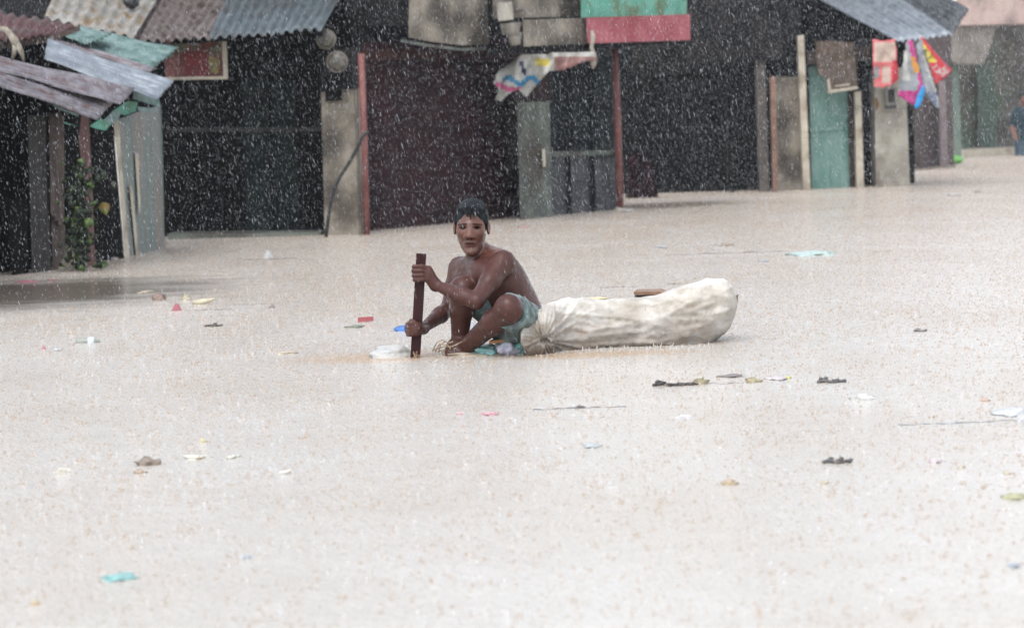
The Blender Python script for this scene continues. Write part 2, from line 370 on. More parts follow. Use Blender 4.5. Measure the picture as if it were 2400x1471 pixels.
def rain():
    N = 420000
    D = (rng.random(N)*(30**3-8**3)+8**3)**(1/3)
    x = (rng.random(N)-.5)*(.42*D+1.2); z = rng.random(N)*(CAM_H+.10*D+.2)+.02
    keep = (z > CAM_H-.24*D)
    D, x, z = D[keep], x[keep], z[keep]; n = len(D)
    p = np.stack([x, D, z], 1)
    L = .005+.017*rng.random(n)**1.4; sl = .20+.09*rng.normal(size=n)*.8
    d = np.stack([-sl, .1*rng.normal(size=n), np.ones(n)], 1); d /= np.linalg.norm(d, axis=1)[:, None]
    R = (.0005+.0013*rng.random(n)**3)
    o = spindles('falling_rain', p, p+d*L[:, None], R, drop_mat('rain_water', (.58, .60, .63), .38), 3)
    tag(o, 'dense slanting raindrops falling in front of the houses', 'rain', kind='stuff')
    # splashes
    N = 420000
    D = np.sqrt(rng.random(N)*(38**2-4.3**2)+4.3**2); x = (rng.random(N)-.5)*(.42*D+2.4)
    ang = rng.random(N)*2*math.pi; h = .003+.011*rng.random(N)**1.6; tilt = .15+.5*rng.random(N)
    p0 = np.stack([x, D, np.full(N, -.002)], 1)
    p1 = p0+np.stack([np.cos(ang)*h*tilt, np.sin(ang)*h*tilt, h], 1)
    R = .0012+.0050*rng.random(N)**2
    pa = W(60, 688); ok = ((p0[:, 0]-pa[0])/.95)**2+((p0[:, 1]-pa[1])/1.3)**2 > .8+.3*rng.random(N); p0 = p0[ok]; p1 = p1[ok]; R = R[ok]; N = len(p0)
    M2 = N//2; q = rng.integers(0, N, M2); hh = .004+.012*rng.random(M2)
    c0 = p0[q]+np.stack([.02*rng.normal(size=M2), .02*rng.normal(size=M2), hh], 1); c1 = c0+np.stack([.002*rng.normal(size=M2), 0*hh, .004+.004*rng.random(M2)], 1)
    P0 = np.vstack([p0, c0]); P1 = np.vstack([p1, c1]); RR = np.concatenate([R, .0012+.0012*rng.random(M2)])
    o = spindles('rain_splashes', P0, P1, RR, drop_mat('splash_water', (.54, .40, .28), .24), 5, .35)
    q = rng.integers(0, N, N//2); sh = np.stack([.05*rng.normal(size=N//2), .05*rng.normal(size=N//2), 0*rng.random(N//2)], 1)
    o2 = spindles('bright_splashes', p0[q]+sh, p1[q]+sh, R[q]*.8, drop_mat('bright_splash_water', (.85, .85, .84), .20), 5, .35)
    tag(o2, 'pale glinting splashes all over the flood surface', 'splashes', kind='stuff')
    tag(o, 'tiny crowns and droplets thrown up where rain hits the flood', 'splashes', kind='stuff')
rain()

# ================================================================== BUILDINGS
# --- left shack
WS = Wall((0, 648), (215, 622)); WP = Wall((300, 601), (387, 581))
shack = empty('wooden_shack', (WS.a+WS.b)/2, 'ramshackle shack under overlapping corrugated sheets, at the left edge of the flood', 'shack')
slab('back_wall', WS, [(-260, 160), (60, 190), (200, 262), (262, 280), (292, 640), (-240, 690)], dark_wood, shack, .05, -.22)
slab('side_wall', Wall((-60, 652), (-40, 645)), [(-260, 120), (-60, 120), (-40, 700), (-240, 700)], dark_wood, shack, .05, 0)
slab('post', WS, rect(64, 270, 104, 690), grey_wood, shack, .08, .02, 'dark grey weathered post')
slab('post', WS, rect(112, 265, 140, 690), brown_wood, shack, .06, .0)
slab('plank', WS, [(116, 270), (148, 270), (150, 400), (146, 530), (118, 500)], brown_wood, shack, .02, .03)
slab('plank', WS, [(190, 270), (206, 270), (214, 420), (222, 640), (206, 642), (200, 450), (184, 330)], M('reddish_wood', lin((88, 56, 54)), lin((112, 80, 74)), .8, 8, .003, stretch=(6, 6, .6)), shack, .03, .03)
slab('plank', WS, rect(20, 470, 60, 700), dark_wood, shack, .03, .01)
sheet('side_panel', [WP.pt(270, 282), WP.pt(376, 246), WP.pt(389, 640), WP.pt(304, 660)], 20, 20, lambda u, v: .012*nz((u*3, v*2, 2))+.006*math.sin(9*u), panel_metal, shack, th=.006)
slab('panel_strip', WP, [(266, 284), (276, 280), (308, 655), (297, 658)], creampaint, shack, .02, .015)
slab('panel_strip', WP, [(316, 360), (323, 362), (330, 500), (326, 502)], creampaint, shack, .012, .02)
slab('panel_strip', WP, [(303, 435), (309, 437), (326, 598), (319, 600)], creampaint, shack, .012, .02)
corr('roof_sheet', [(-60, 184, 16.2), (228, 279, 16.9), (262, 240, 17.5), (-60, 148, 16.9)][::-1] and [(228, 280, 16.9), (268, 236, 17.5), (-60, 140, 17.0), (-60, 180, 16.2)], 6, zinc_pink, shack, .016, 12, .02, 1, 'lower pinkish grey sheet with ragged end')
corr('roof_sheet', [(283, 244, 17.2), (316, 206, 17.8), (-60, 118, 17.4), (-60, 152, 16.7)], 5, zinc_pink, shack, .016, 12, .02, 2)
corr('roof_sheet', [(368, 234, 17.9), (407, 189, 18.5), (112, 92, 18.6), (104, 138, 17.9)], 6, zinc_silver, shack, .015, 12, .015, 3, 'bright silver sheet')
corr('roof_sheet', [(350, 168, 18.6), (366, 160, 18.8), (120, 88, 18.9), (116, 96, 18.7)], 4, zinc_pink, shack, .008, 10, .01, 4)
corr('roof_sheet', [(352, 166, 18.8), (416, 112, 19.6), (180, 62, 19.8), (118, 94, 18.9)], 8, zinc_green, shack, .011, 12, .015, 5, 'pale green sheet')
corr('roof_sheet', [(206, 104, 18.75), (262, 80, 19.2), (186, 60, 19.4), (140, 82, 18.9)], 6, zinc_green, shack, .009, 8, .012, 6)
slab('inner_board', WP, [(236, 232), (330, 226), (334, 320), (252, 320)], dark_wood, shack, .03, -.1)
slab('roof_edge_board', Wall((300, 601), (390, 585)), [(312, 206), (372, 233), (376, 252), (312, 232)], zinc_green, shack, .03, .12)
for i, q in enumerate([[(262, 262), (300, 236), (322, 240), (318, 262), (292, 270)], [(240, 284), (268, 258), (284, 262), (276, 282), (250, 300)], [(210, 296), (236, 278), (260, 290), (248, 306), (226, 302)],
                       [(116, 240), (180, 262), (184, 274), (132, 254)], [(130, 280), (184, 296), (150, 290)], [(322, 250), (362, 254), (350, 262), (324, 260)]]):
    slab('flashing', Wall((0, 635), (300, 601)), q, [greenpaint, zinc_green][i % 2], shack, .015, .1+.02*i)
# --- dull red roof behind
rr = empty('red_roofed_shed', W(60, 600), 'low shed with a dull red corrugated roof above the shack, top left corner', 'shed')
corr('roof_sheet', [(-60, 98, 18.2), (108, 84, 18.6), (188, 60, 19.2), (-60, 14, 19.6)], 9, zinc_red, rr, .012, 10, .02, 8)
slab('fascia', Wall((0, 600), (200, 590)), [(-60, 104), (60, 92), (112, 84), (186, 62), (186, 72), (112, 100), (-60, 120)], brown_wood, rr, .03, .5)
slab('wall', Wall((0, 600), (200, 590)), [(-260, 100), (240, 95), (250, 280), (-250, 300)], dark_wood, rr, .08, -.2)
# white cloth knotted on the roof edge
kn = MB()
kn.add(*tube([P(-6, 66, 16.8), P(14, 70, 16.7), P(26, 84, 16.65), P(34, 96, 16.65), P(40, 108, 16.65)], [.012, .018, .02, .026, .02], 8))
kn.add(*tube([P(36, 100, 16.65), P(34, 122, 16.65), P(28, 142, 16.66)], [.02, .015, .006], 7)); kn.add(*tube([P(40, 104, 16.65), P(50, 122, 16.64), P(56, 146, 16.65)], [.02, .016, .005], 7))
tag(kn.build('cloth_strip', M('dirty_cloth', lin((168, 160, 144)), lin((120, 112, 100)), .9, 20, .004), smooth=True), 'knotted dirty white cloth strip hanging over the edge of the red roof', 'cloth')

# --- shop A: dark shuttered shop under grey and cream roof sheets
WA = Wall((388, 561), (756, 551))
sa = empty('closed_shop', (WA.a+WA.b)/2, 'dark closed shop behind the boy under grey, rusty and cream roof sheets', 'shop')
slab('wall', WA, [(-400, -260), (980, -260), (980, 60), (846, 60), (846, 250), (-400, 250)], concrete_dark, sa, .1, -.75)
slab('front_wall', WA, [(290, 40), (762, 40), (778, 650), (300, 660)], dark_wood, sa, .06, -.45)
for x in (432, 500, 556, 624, 690): slab('batten', WA, rect(x, 120, x+9, 640), dark_wood, sa, .02, -.42)
slab('door_panel', WA, rect(566, 190, 690, 640), M('dark_green_board', lin((20, 25, 26)), lin((30, 38, 37)), .8, 5, spec=.1), sa, .02, -.425)
slab('beam', WA, [(390, 300), (760, 298), (760, 308), (390, 310)], M('near_black_wood', lin((30, 28, 30)), lin((44, 40, 40)), .8, 6), sa, .04, -.39)
slab('sill', WA, [(392, 549), (752, 545), (754, 600), (394, 600)], concrete_green, sa, .5, .02)
corr('roof_sheet', [(104, 40, 20.3), (312, 92, 20.0), (404, -60, 22.3), (172, -120, 22.8)], 8, zinc_cream, sa, .014, 12, .02, 11, 'cream stained sheet with a black spot for a hole')
corr('roof_sheet', [(300, 96, 20.25), (494, 93, 20.05), (604, -70, 22.3), (396, -70, 22.5)], 9, zinc_rust, sa, .014, 12, .02, 12, 'rusty brown sheet')
corr('roof_sheet', [(488, 90, 20.0), (754, 69, 20.1), (832, -70, 22.3), (562, -70, 22.3)], 12, zinc_grey, sa, .014, 12, .012, 13, 'grey blue sheet')
tb = MB(); tb.add(*blob(P(306, 4, 20.9), (.055, .04, .05), 3, 3, .3)); tb.build('hole_dark_lump', black_rubber, sa, True)  # black lump stands in for the dark of a hole; sheet is uncut
slab('rafter', WA, [(400, 92), (755, 72), (756, 84), (400, 104)], dark_wood, sa, .06, .42)
# sign board under the eave
sg = empty('signboard', WA.pt(460, 180, .1), 'faded red and yellow painted signboard under the eave left of the dark opening', 'sign')
slab('board', WA, [(384, 92), (528, 92), (531, 182), (386, 184)], M('faded_sign_paint', lin((92, 48, 42)), lin((118, 66, 56)), .7, 9, .001, c3=lin((92, 92, 70)), s3=7), sg, .02, .1)
slab('frame', WA, [(520, 90), (530, 90), (534, 186), (524, 186)], creampaint, sg, .03, .115)
slab('painted_patch', WA, [(432, 124), (488, 122), (490, 180), (434, 181)], M('sign_red', lin((124, 42, 44)), lin((104, 46, 44)), .7, 12), sg, .003, .104)
slab('painted_patch', WA, [(486, 128), (514, 140), (512, 172), (492, 170)], M('sign_yellow', lin((150, 128, 70)), lin((108, 104, 78)), .7, 30), sg, .003, .104)
slab('painted_patch', WA, [(388, 140), (420, 134), (422, 180), (390, 181)], redpaint, sg, .003, .104)
slab('lower_trim', WA, [(386, 181), (531, 179), (531, 186), (386, 188)], creampaint, sg, .03, .112)
# pillar between shop A and shutter shop
slab('pillar', WA, [(752, 210), (838, 200), (848, 640), (764, 640)], concrete, sa, .4, .06)
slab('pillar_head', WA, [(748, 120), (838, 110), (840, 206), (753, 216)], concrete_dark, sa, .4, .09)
slab('meter_board', WA, [(762, 178), (800, 176), (801, 236), (763, 238)], dark_wood, sa, .03, .13)
for i, (x, y, r, lb) in enumerate([(764, 92, 24, 'round pale electric meter under the end of the grey roof sheet'), (790, 145, 26, 'round electric meter fixed on the head of the beige pillar')]):
    e = empty('electric_meter', WA.pt(x, y+r, .2), lb, 'electric meter', 'round electric meters by the beige pillar')
    c0 = WA.pt(x, y, .12); c1 = WA.pt(x, y, .17); c2 = WA.pt(x, y, .23); k = r/pxm(c0[1])
    obj('meter_base', *tube([c0, c1], k, 20), M('meter_grey', lin((112, 104, 96)), lin((136, 126, 114)), .6, 20), e)
    obj('meter_dome', *tube([c1, .5*c1+.5*c2, c2], [k*.86, k*.8, k*.45], 20), M('meter_dome', lin((112, 106, 94)), lin((84, 80, 72)), .3, 12), e, True)
    slab('meter_box', WA, [(x-r*.6, y+r*.7), (x+r*.6, y+r*.7), (x+r*.5, y+r*1.9), (x-r*.5, y+r*1.9)], dark_wood, e, .05, .15)
# red pipe and hose
def pipe(x0, y0, x1, y1, rpx, mat, name, label, cat, extra=25, Y=None):
    b = W(x1, y1); Yb = Y or b[1]; p0 = P(x0, y0, Yb); p1 = P(x1+extra*(x1-x0)/(y1-y0), y1+extra, Yb)
    V, F = tube([p0, .5*(p0+p1)+np.array([.004, 0, 0]), p1], rpx/pxm(Yb), 12); return V, F
rp = empty('pipe_post', W(858, 548), 'rusty red pipe post beside the beige pillar with wires strapped to it', 'post')
obj('pipe', *pipe(846, 126, 859, 548, 8, None, '', '', '', Y=20.45), redpaint, rp, True)
obj('wire', *tube([P(832, 120, 20.42), P(838, 240, 20.42), P(842, 400, 20.42), P(850, 580, 20.42)], .004, 6), black_rubber, rp)
obj('wire', *tube([P(826, 120, 20.42), P(834, 300, 20.42), P(845, 580, 20.42)], .003, 6), black_rubber, rp)
hp = [(864, 306), (850, 320), (836, 350), (818, 382), (800, 410), (786, 436), (776, 470), (770, 505), (764, 560)]
tag(obj('hose', *tube([P(x, y, 20.3) for x, y in hp], .0125, 8), black_rubber, smooth=True), 'black hose curving down across the beige pillar into the water', 'hose')

# --- shutter shop B + corner C
WB = Wall((862, 546), (1215, 513)); WC = Wall((1212, 515), (1446, 492))
sb = empty('shutter_shop', (WB.a+WB.b)/2, 'maroon shuttered shop behind the boy with a grey overhanging upper floor', 'shop')
sheet('roller_shutter', [WB.pt(856, 690, -.2), WB.pt(1232, 650, -.2), WB.pt(1232, 90, -.2), WB.pt(852, 100, -.2)], 8, 150, lambda u, v: .004*math.sin(2*math.pi*v*30), maroon, sb, th=.01)
slab('shutter_frame', WB, rect(1204, 120, 1216, 620), maroon, sb, .08, -.13)
slab('lintel', WB, [(842, 118), (1215, 112), (1216, 134), (846, 140)], M('dull_red_beam', lin((44, 28, 27)), lin((66, 42, 38)), .85, 9, spec=.15), sb, .12, .08)
slab('wall', WB, [(760, -240), (1450, -240), (1456, 620), (880, 660), (862, 125), (830, 125)], concrete_dark, sb, .1, -.35)
slab('upper_board', WB, [(962, -120), (1138, -120), (1146, 104), (1080, 106), (1010, 98), (957, 88)], concrete, sb, .05, .35, 'beige board with curved lower edge')
slab('board_edge', WB, [(940, 92), (1010, 104), (1080, 113), (1160, 110), (1160, 117), (1080, 119), (1000, 110), (940, 99)], concrete_green, sb, .06, .36)
slab('upper_wall', WC, [(1150, -200), (1372, -200), (1368, 38), (1155, 44)], concrete, sb, .1, .30)
slab('overhang_beam', WC, [(1225, 47), (1376, 42), (1378, 102), (1228, 109)], concrete, sb, .35, .40)
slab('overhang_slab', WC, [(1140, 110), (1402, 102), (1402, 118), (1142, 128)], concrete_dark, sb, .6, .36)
for q in [[(1164, 8), (1200, 4), (1204, 46), (1168, 50)], [(1172, 56), (1222, 52), (1216, 84), (1176, 80)], [(1204, -10), (1232, -12), (1232, 26), (1206, 28)], [(1190, 84), (1222, 78), (1220, 104), (1198, 108)]]:
    slab('cement_block', WC, q, concrete_pale if q[0][0] < 1170 else concrete, sb, .15, .46)
slab('green_fascia', WC, [(1360, -200), (1609, -200), (1610, 36), (1362, 41)], greenpaint, sb, .08, .44)
slab('red_fascia', WC, [(1374, 42), (1617, 34), (1618, 94), (1378, 102)], redband, sb, .10, .48)
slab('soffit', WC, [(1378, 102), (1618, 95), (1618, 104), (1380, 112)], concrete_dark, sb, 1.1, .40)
slab('pillar', WC, [(1212, 240), (1288, 238), (1298, 620), (1222, 624)], concrete_green, sb, .3, .04)
slab('pillar_head', WC, [(1206, 110), (1290, 106), (1290, 240), (1208, 246)], maroon, sb, .25, .0)
slab('wire_clip', WC, [(1270, 350), (1278, 350), (1279, 390), (1273, 392)], creampaint, sb, .02, .06)
slab('window', WC, [(1270, 130), (1440, 125), (1444, 360), (1276, 364)], M('dark_glass', lin((18, 22, 26)), lin((32, 38, 40)), .7, 4, spec=.1), sb, .03, -.25)
for x in (1330, 1384): slab('window_bar', WC, rect(x, 130, x+6, 360), dark_wood, sb, .02, -.22)
slab('lower_wall', WC, [(1276, 362), (1444, 358), (1450, 620), (1282, 624)], M('grey_panel', lin((60, 61, 64)), lin((82, 82, 84)), .85, 6, .003, c3=lin((46, 46, 48))), sb, .08, -.06)
for x in (1330, 1386): slab('wall_batten', WC, rect(x, 368, x+7, 610), dark_wood, sb, .03, -.03)
slab('window_ledge', WC, [(1290, 356), (1446, 352), (1446, 362), (1290, 367)], concrete_green, sb, .12, .0)
rp2 = empty('pipe_post', W(1452, 492), 'faded pink-red post holding up the corner of the red fascia', 'post')
obj('pipe', *pipe(1439, 96, 1453, 493, 9, None, '', '', '', Y=W(1452, 492)[1]), redpaint, rp2, True)
obj('footing', *blob(W(1453, 495)+np.array([0, 0, .0]), (.05, .05, .03), 4, 3, .2), concrete_pale, rp2, True)

# --- hanging plastic banner
def poly_grid(name, pts, Y, n, mats, mf, parent=None, amp=.02, fs=7, th=.002, seed=0, dY=None, label=None):
    """closed pixel outline filled with a fine grid, crumpled in depth; real distance and thickness"""
    import bmesh
    from mathutils.geometry import tessellate_polygon
    pts = np.asarray(pts, float); x0, y0 = pts.min(0); x1, y1 = pts.max(0); st = max((x1-x0), (y1-y0))/n
    def inside(x, y):
        c = False; j = len(pts)-1
        for i in range(len(pts)):
            if (pts[i][1] > y) != (pts[j][1] > y) and x < (pts[j][0]-pts[i][0])*(y-pts[i][1])/(pts[j][1]-pts[i][1])+pts[i][0]: c = not c
            j = i
        return c
    def snap(x, y):
        best = None
        for i in range(len(pts)):
            a, b = pts[i], pts[(i+1) % len(pts)]; ab = b-a; t = np.clip(((x-a[0])*ab[0]+(y-a[1])*ab[1])/(ab@ab+1e-9), 0, 1); q = a+t*ab
            d = (q[0]-x)**2+(q[1]-y)**2
            if best is None or d < best[0]: best = (d, q)
        return best[1]
    ids = {}; V2 = []; F = []; fm = []
    def vid(i, j):
        if (i, j) not in ids:
            x, y = x0+i*st, y0+j*st
            if not inside(x, y): x, y = snap(x, y)
            ids[i, j] = len(V2); V2.append((x, y))
        return ids[i, j]
    for i in range(-1, int((x1-x0)/st)+2):
        for j in range(-1, int((y1-y0)/st)+2):
            if inside(x0+(i+.5)*st, y0+(j+.5)*st):
                F.append((vid(i, j), vid(i+1, j), vid(i+1, j+1), vid(i, j+1))); fm.append(mf(x0+(i+.5)*st, y0+(j+.5)*st) if mf else 0)
    s = 1/pxm(Y)
    def depth(x, y): return (Y+(dY(x, y) if dY else 0)+amp*(nz((x*s*fs, y*s*fs, seed))+.5*nz((x*s*fs*2.4, y*s*fs*2.4, seed+3))+.5*math.sin(fs*4*(x*s+.4*y*s)+seed)))
    Vf = [P(x, y, depth(x, y)) for x, y in V2]; Vb = [v+np.array([0, th, 0]) for v in Vf]; N = len(V2)
    edges = {}
    for f in F:
        for a, b in zip(f, f[1:]+f[:1]): edges[(a, b)] = 1
    FF = list(F)+[tuple(N+i for i in reversed(f)) for f in F]; fm = fm+fm
    for (a, b) in edges:
        if (b, a) not in edges: FF.append((b, a, a+N, b+N)); fm.append(0)
    return obj(name, Vf+Vb, FF, mats, parent, True, fm, label)
pl = lambda n_, c: M(n_, lin(c), tuple(min(1, x*1.25+.02) for x in lin(c)), .35, 14, .002, trans=.25)
pw, pp, pb, py_, pr, pg_, pk = pl('film_white', (190, 188, 180)), pl('film_pink', (196, 92, 136)), pl('film_blue', (58, 132, 170)), pl('film_yellow', (206, 190, 84)), pl('film_red', (204, 50, 66)), pl('film_grey', (150, 154, 158)), pl('film_navy', (40, 44, 84))
def bf(x, y):
    if abs(y-(190+8*math.sin(x*.12))) < 7 and x > 1178: return 2
    if abs(y-(206+6*math.sin(x*.1+1))) < 6 and x < 1226: return 1
    if 1256 < x < 1290 and 138 < y < 156: return 3
    if abs(x-(1222+.35*(y-150))) < 5 and 144 < y < 178: return 6
    if x > 1298 and y > 135: return 7
    return 0
tag(poly_grid('torn_banner', [(1395, 122), (1398, 142), (1368, 146), (1318, 168), (1288, 166), (1234, 228), (1216, 212), (1202, 214), (1176, 238), (1158, 234), (1170, 214), (1156, 196), (1166, 168), (1198, 146), (1222, 128), (1300, 124)], 21.9, 44,
              [pw, pp, pb, py_, pr, pg_, pk, M('film_brown', lin((120, 88, 84)), lin((150, 110, 104)), .4, 10)], bf, amp=.09), 'torn printed plastic banner blowing from the overhang above the shutter', 'banner')
tag(obj('wrapped_bundle', *tube([P(1388, 74, 22.0), P(1390, 92, 21.95), P(1386, 110, 21.95), P(1391, 130, 21.95), P(1391, 150, 21.95), P(1389, 162, 21.95)], [.014, .020, .014, .024, .024, .008], 10), M('bundle_cloth', lin((176, 166, 152)), lin((140, 130, 118)), .85, 25, .004), smooth=True), 'pale cloth bundle tied to the corner of the grey overhang beside the red fascia', 'bundle')

# --- dark open house D
WD = Wall((1462, 460), (1820, 450)); WE = Wall((1815, 447), (2140, 434))
hd = empty('open_house', (WD.a+WD.b)/2, 'dark open-fronted house between the pink-red post and the concrete pillar', 'house')
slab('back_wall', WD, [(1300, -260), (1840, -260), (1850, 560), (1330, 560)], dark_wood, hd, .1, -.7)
slab('upper_wall', WD, [(1600, -200), (1832, -200), (1832, 140), (1600, 150)], M('dark_brown_board', lin((24, 23, 25)), lin((42, 39, 39)), .9, 5, .003, spec=.12), hd, .08, -.05)
slab('inner_panel', WD, [(1480, 110), (1760, 104), (1760, 170), (1480, 176)], M('dim_brown_board', lin((22, 21, 21)), lin((36, 34, 33)), .9, 5, spec=.1), hd, .05, -.3)
slab('post', WD, rect(1764, -100, 1786, 560), M('dim_post', lin((72, 66, 62)), lin((96, 88, 82)), .8, 8, .003), hd, .12, -.1)
slab('post', WD, rect(1700, 150, 1714, 560), dark_wood, hd, .1, -.3)
slab('door_jamb', WD, [(1806, 180), (1818, 180), (1826, 560), (1815, 560)], M('orange_wood', lin((112, 84, 70)), lin((134, 104, 88)), .8, 8, .003), hd, .1, .05)
slab('shelf', WD, [(1500, 300), (1700, 296), (1700, 304), (1500, 308)], dark_wood, hd, .3, -.35)
tag(poly_grid('hanging_cloth', [(1470, 362), (1506, 358), (1528, 386), (1546, 468), (1466, 474)], 26.4, 26, M('dark_maroon_cloth', lin((24, 6, 13)), lin((38, 12, 21)), .9, 8, spec=.1), None, amp=.05, th=.01, seed=5), 'dark maroon cloth hanging low just right of the pink-red post', 'cloth')

# --- teal door house E
he = empty('teal_door_house', (WE.a+WE.b)/2, 'small house with a tall pale teal door, concrete pillars and a silver roof', 'house')
slab('wall', WE, [(1830, -260), (2130, -260), (2146, 520), (1840, 540)], dark_wood, he, .08, -.55)
slab('pillar', WE, [(1814, 180), (1880, 180), (1890, 520), (1820, 520)], concrete, he, .35, .05)
slab('upper_column', WE, [(1822, -260), (1874, -260), (1880, 182), (1826, 182)], concrete_dark, he, .3, .0, 'dark upper column')
slab('post', WE, [(1869, 84), (1884, 82), (1903, 520), (1886, 520)], creampaint, he, .12, .16, 'cream painted post')
door = slab('door', WE, [(1896, 156), (1984, 150), (1993, 520), (1904, 520)], tealdoor, he, .05, -.04)
slab('door_rail', WE, [(1899, 300), (1985, 297), (1985, 305), (1899, 308)], tealdoor, door, .02, -.022)
slab('door_stile', WE, rect(1940, 156, 1946, 500), tealdoor, door, .02, -.03)
slab('wall_panel', WE, [(1984, 210), (2002, 208), (2012, 520), (1993, 520)], brown_wood, he, .06, -.08)
slab('post', WE, [(2003, 215), (2018, 214), (2028, 520), (2010, 520)], creampaint, he, .08, .06)
slab('cross_bar', WE, [(1984, 282), (2008, 280), (2008, 286), (1984, 288)], brown_wood, he, .04, -.03)
slab('cross_bar', WE, [(1990, 402), (2012, 400), (2012, 406), (1990, 408)], brown_wood, he, .04, -.03)
slab('lintel', WE, [(1890, 120), (2040, 108), (2040, 140), (1892, 152)], brown_wood, he, .1, .02)
slab('broad_pillar', WE, [(2050, 160), (2122, 158), (2136, 520), (2054, 520)], concrete_pale, he, .35, .08, 'pale beige broad pillar')
slab('stain', WE, [(2050, 232), (2056, 228), (2060, 246), (2054, 262)], M('rust_stain', lin((150, 104, 60)), lin((120, 90, 60)), .8, 30), he, .004, .083)
corr('roof_sheet', [(2106, 98, 26.2), (2234, 80, 26.4), (2060, -40, 28.2), (1850, -40, 28.2)], 9, zinc_silver, he, .014, 10, .01, 21, 'bright silver roof sheet')
corr('roof_sheet', [(2234, 82, 26.5), (2270, 20, 27.6), (2160, -40, 28.6), (2052, -40, 28.3)], 6, zinc_dark, he, .03, 10, .02, 22, 'dark roof sheet')
slab('rafter', WE, [(1905, 70), (2110, 100), (2110, 108), (1905, 92)], dark_wood, he, .08, .45)
sbx = empty('box_sign', WE.pt(1965, 214, .2), 'brown wooden board with a thin frame hung over the teal door', 'sign')
slab('board', WE, [(1912, 98), (2002, 92), (2010, 206), (1940, 216), (1934, 180), (1918, 176)], M('brown_sign_board', lin((92, 78, 68)), lin((120, 104, 92)), .8, 14, .002, c3=lin((70, 60, 56))), sbx, .05, .22)
slab('frame', WE, [(1940, 212), (2010, 202), (2011, 209), (1941, 219)], creampaint, sbx, .02, .235)
slab('frame', WE, [(1938, 186), (1944, 185), (1948, 214), (1942, 215)], creampaint, sbx, .02, .235)
slab('frame', WE, [(1958, 200), (1992, 196), (1992, 200), (1958, 204)], creampaint, sbx, .02, .235)
mb_ = empty('meter_box', WE.pt(2090, 254, .2), 'small grey electric meter box mounted high on the pale broad pillar', 'meter box')
slab('box', WE, [(2076, 206), (2103, 204), (2105, 250), (2078, 252)], M('meter_box_grey', lin((132, 126, 116)), lin((150, 144, 134)), .6, 20), mb_, .08, .17)
slab('meter_face', WE, [(2082, 210), (2096, 209), (2097, 240), (2083, 241)], concrete_dark, mb_, .02, .18)
slab('bracket', WE, [(2076, 248), (2100, 247), (2100, 254), (2077, 256)], black_rubber, mb_, .06, .185)
# --- hanging bags
YB = 25.7
def f1(x, y):
    if y > 158 and 2066 < x < 2086 and y < 196: return 1
    if x > 2090 and y > 140: return 2
    if y > 190 or x < 2050 or y < 98 or x > 2100 or (y > 146 and y < 156): return 0
    return 1 if y < 150 else (3 if x < 2062 and y < 185 else 0)
tag(poly_grid('printed_sack', [(2045, 92), (2070, 95), (2098, 92), (2102, 120), (2104, 150), (2106, 188), (2092, 200), (2070, 206), (2048, 204), (2046, 150)], YB+.1, 30, [pl('film_coral', (216, 110, 110)), pl('film_beige', (200, 176, 160)), pr, pg_], f1, amp=.02, seed=3),
    'pale red and beige printed bag hanging leftmost under the silver eave', 'bag', 'plastic bags hanging under the silver eave')
tb2 = empty('clear_bag', P(2140, 255, YB), 'greyish clear bag with magenta bottom corner and yellow edge, hanging in the middle', 'bag', 'plastic bags hanging under the silver eave')
poly_grid('film', [(2124, 98), (2138, 92), (2146, 118), (2152, 150), (2164, 196), (2170, 206), (2160, 226), (2150, 250), (2136, 246), (2104, 224), (2108, 206), (2112, 170), (2118, 130)], YB, 34,
          [pg_, pl('film_magenta', (186, 48, 128)), pl('film_orange', (214, 150, 60)), pw], lambda x, y: 1 if (y > 214+.1*(2110-x)*0 or (y > 200 and x > 2150) or (x > 2143+(y-130)*.22 and y < 150)) else (2 if (x > 2132+(y-130)*.24 and 136 < y < 172) else (1 if x > 2139+(y-140)*.28 else (3 if x < 2126+(y-130)*.1 and x > 2116 and y < 190 else 0))), tb2, amp=.02, seed=8)
poly_grid('print_patch', [(2163, 196), (2168, 204), (2166, 226), (2156, 252), (2146, 256), (2142, 250), (2150, 222)], YB-.05, 14, pl('film_cyan', (28, 150, 214)), None, tb2, amp=.008, seed=8)
tb3 = empty('clear_bag', P(2190, 250, YB), 'long clear bag with blue marks at its tip, beside the red and yellow one', 'bag', 'plastic bags hanging under the silver eave')
poly_grid('film', [(2148, 104), (2162, 92), (2166, 118), (2174, 146), (2184, 180), (2196, 214), (2203, 252), (2194, 254), (2180, 236), (2166, 218), (2162, 190), (2152, 150)], YB+.03, 34,
          [pg_, M('film_slate', lin((84, 100, 128)), lin((150, 154, 166)), .4, 60, lo=.45, hi=.55, trans=.2), pw], lambda x, y: 1 if y > 216 and x < 2198 else (2 if x > 2168+(y-150)*.35 and y > 130 else 0), tb3, amp=.02, seed=12)
tb4 = empty('printed_bag', P(2200, 200, YB), 'red bag with yellow panel and white lettering blowing out to the right under the eave', 'bag', 'plastic bags hanging under the silver eave')
def f4(x, y):
    e = (x-2163)-(y-88)*.74               # distance to the right-hand red border
    if e > -9: return 0
    if y < 148 and e > -34: return 1
    return 0
poly_grid('film', [(2158, 84), (2166, 90), (2188, 118), (2208, 140), (2232, 164), (2222, 176), (2196, 198), (2192, 196), (2184, 172), (2174, 140), (2160, 104)], YB+.02, 40, [pr, pl('film_bright_yellow', (222, 204, 70)), pw], f4, tb4, amp=.012, seed=15)
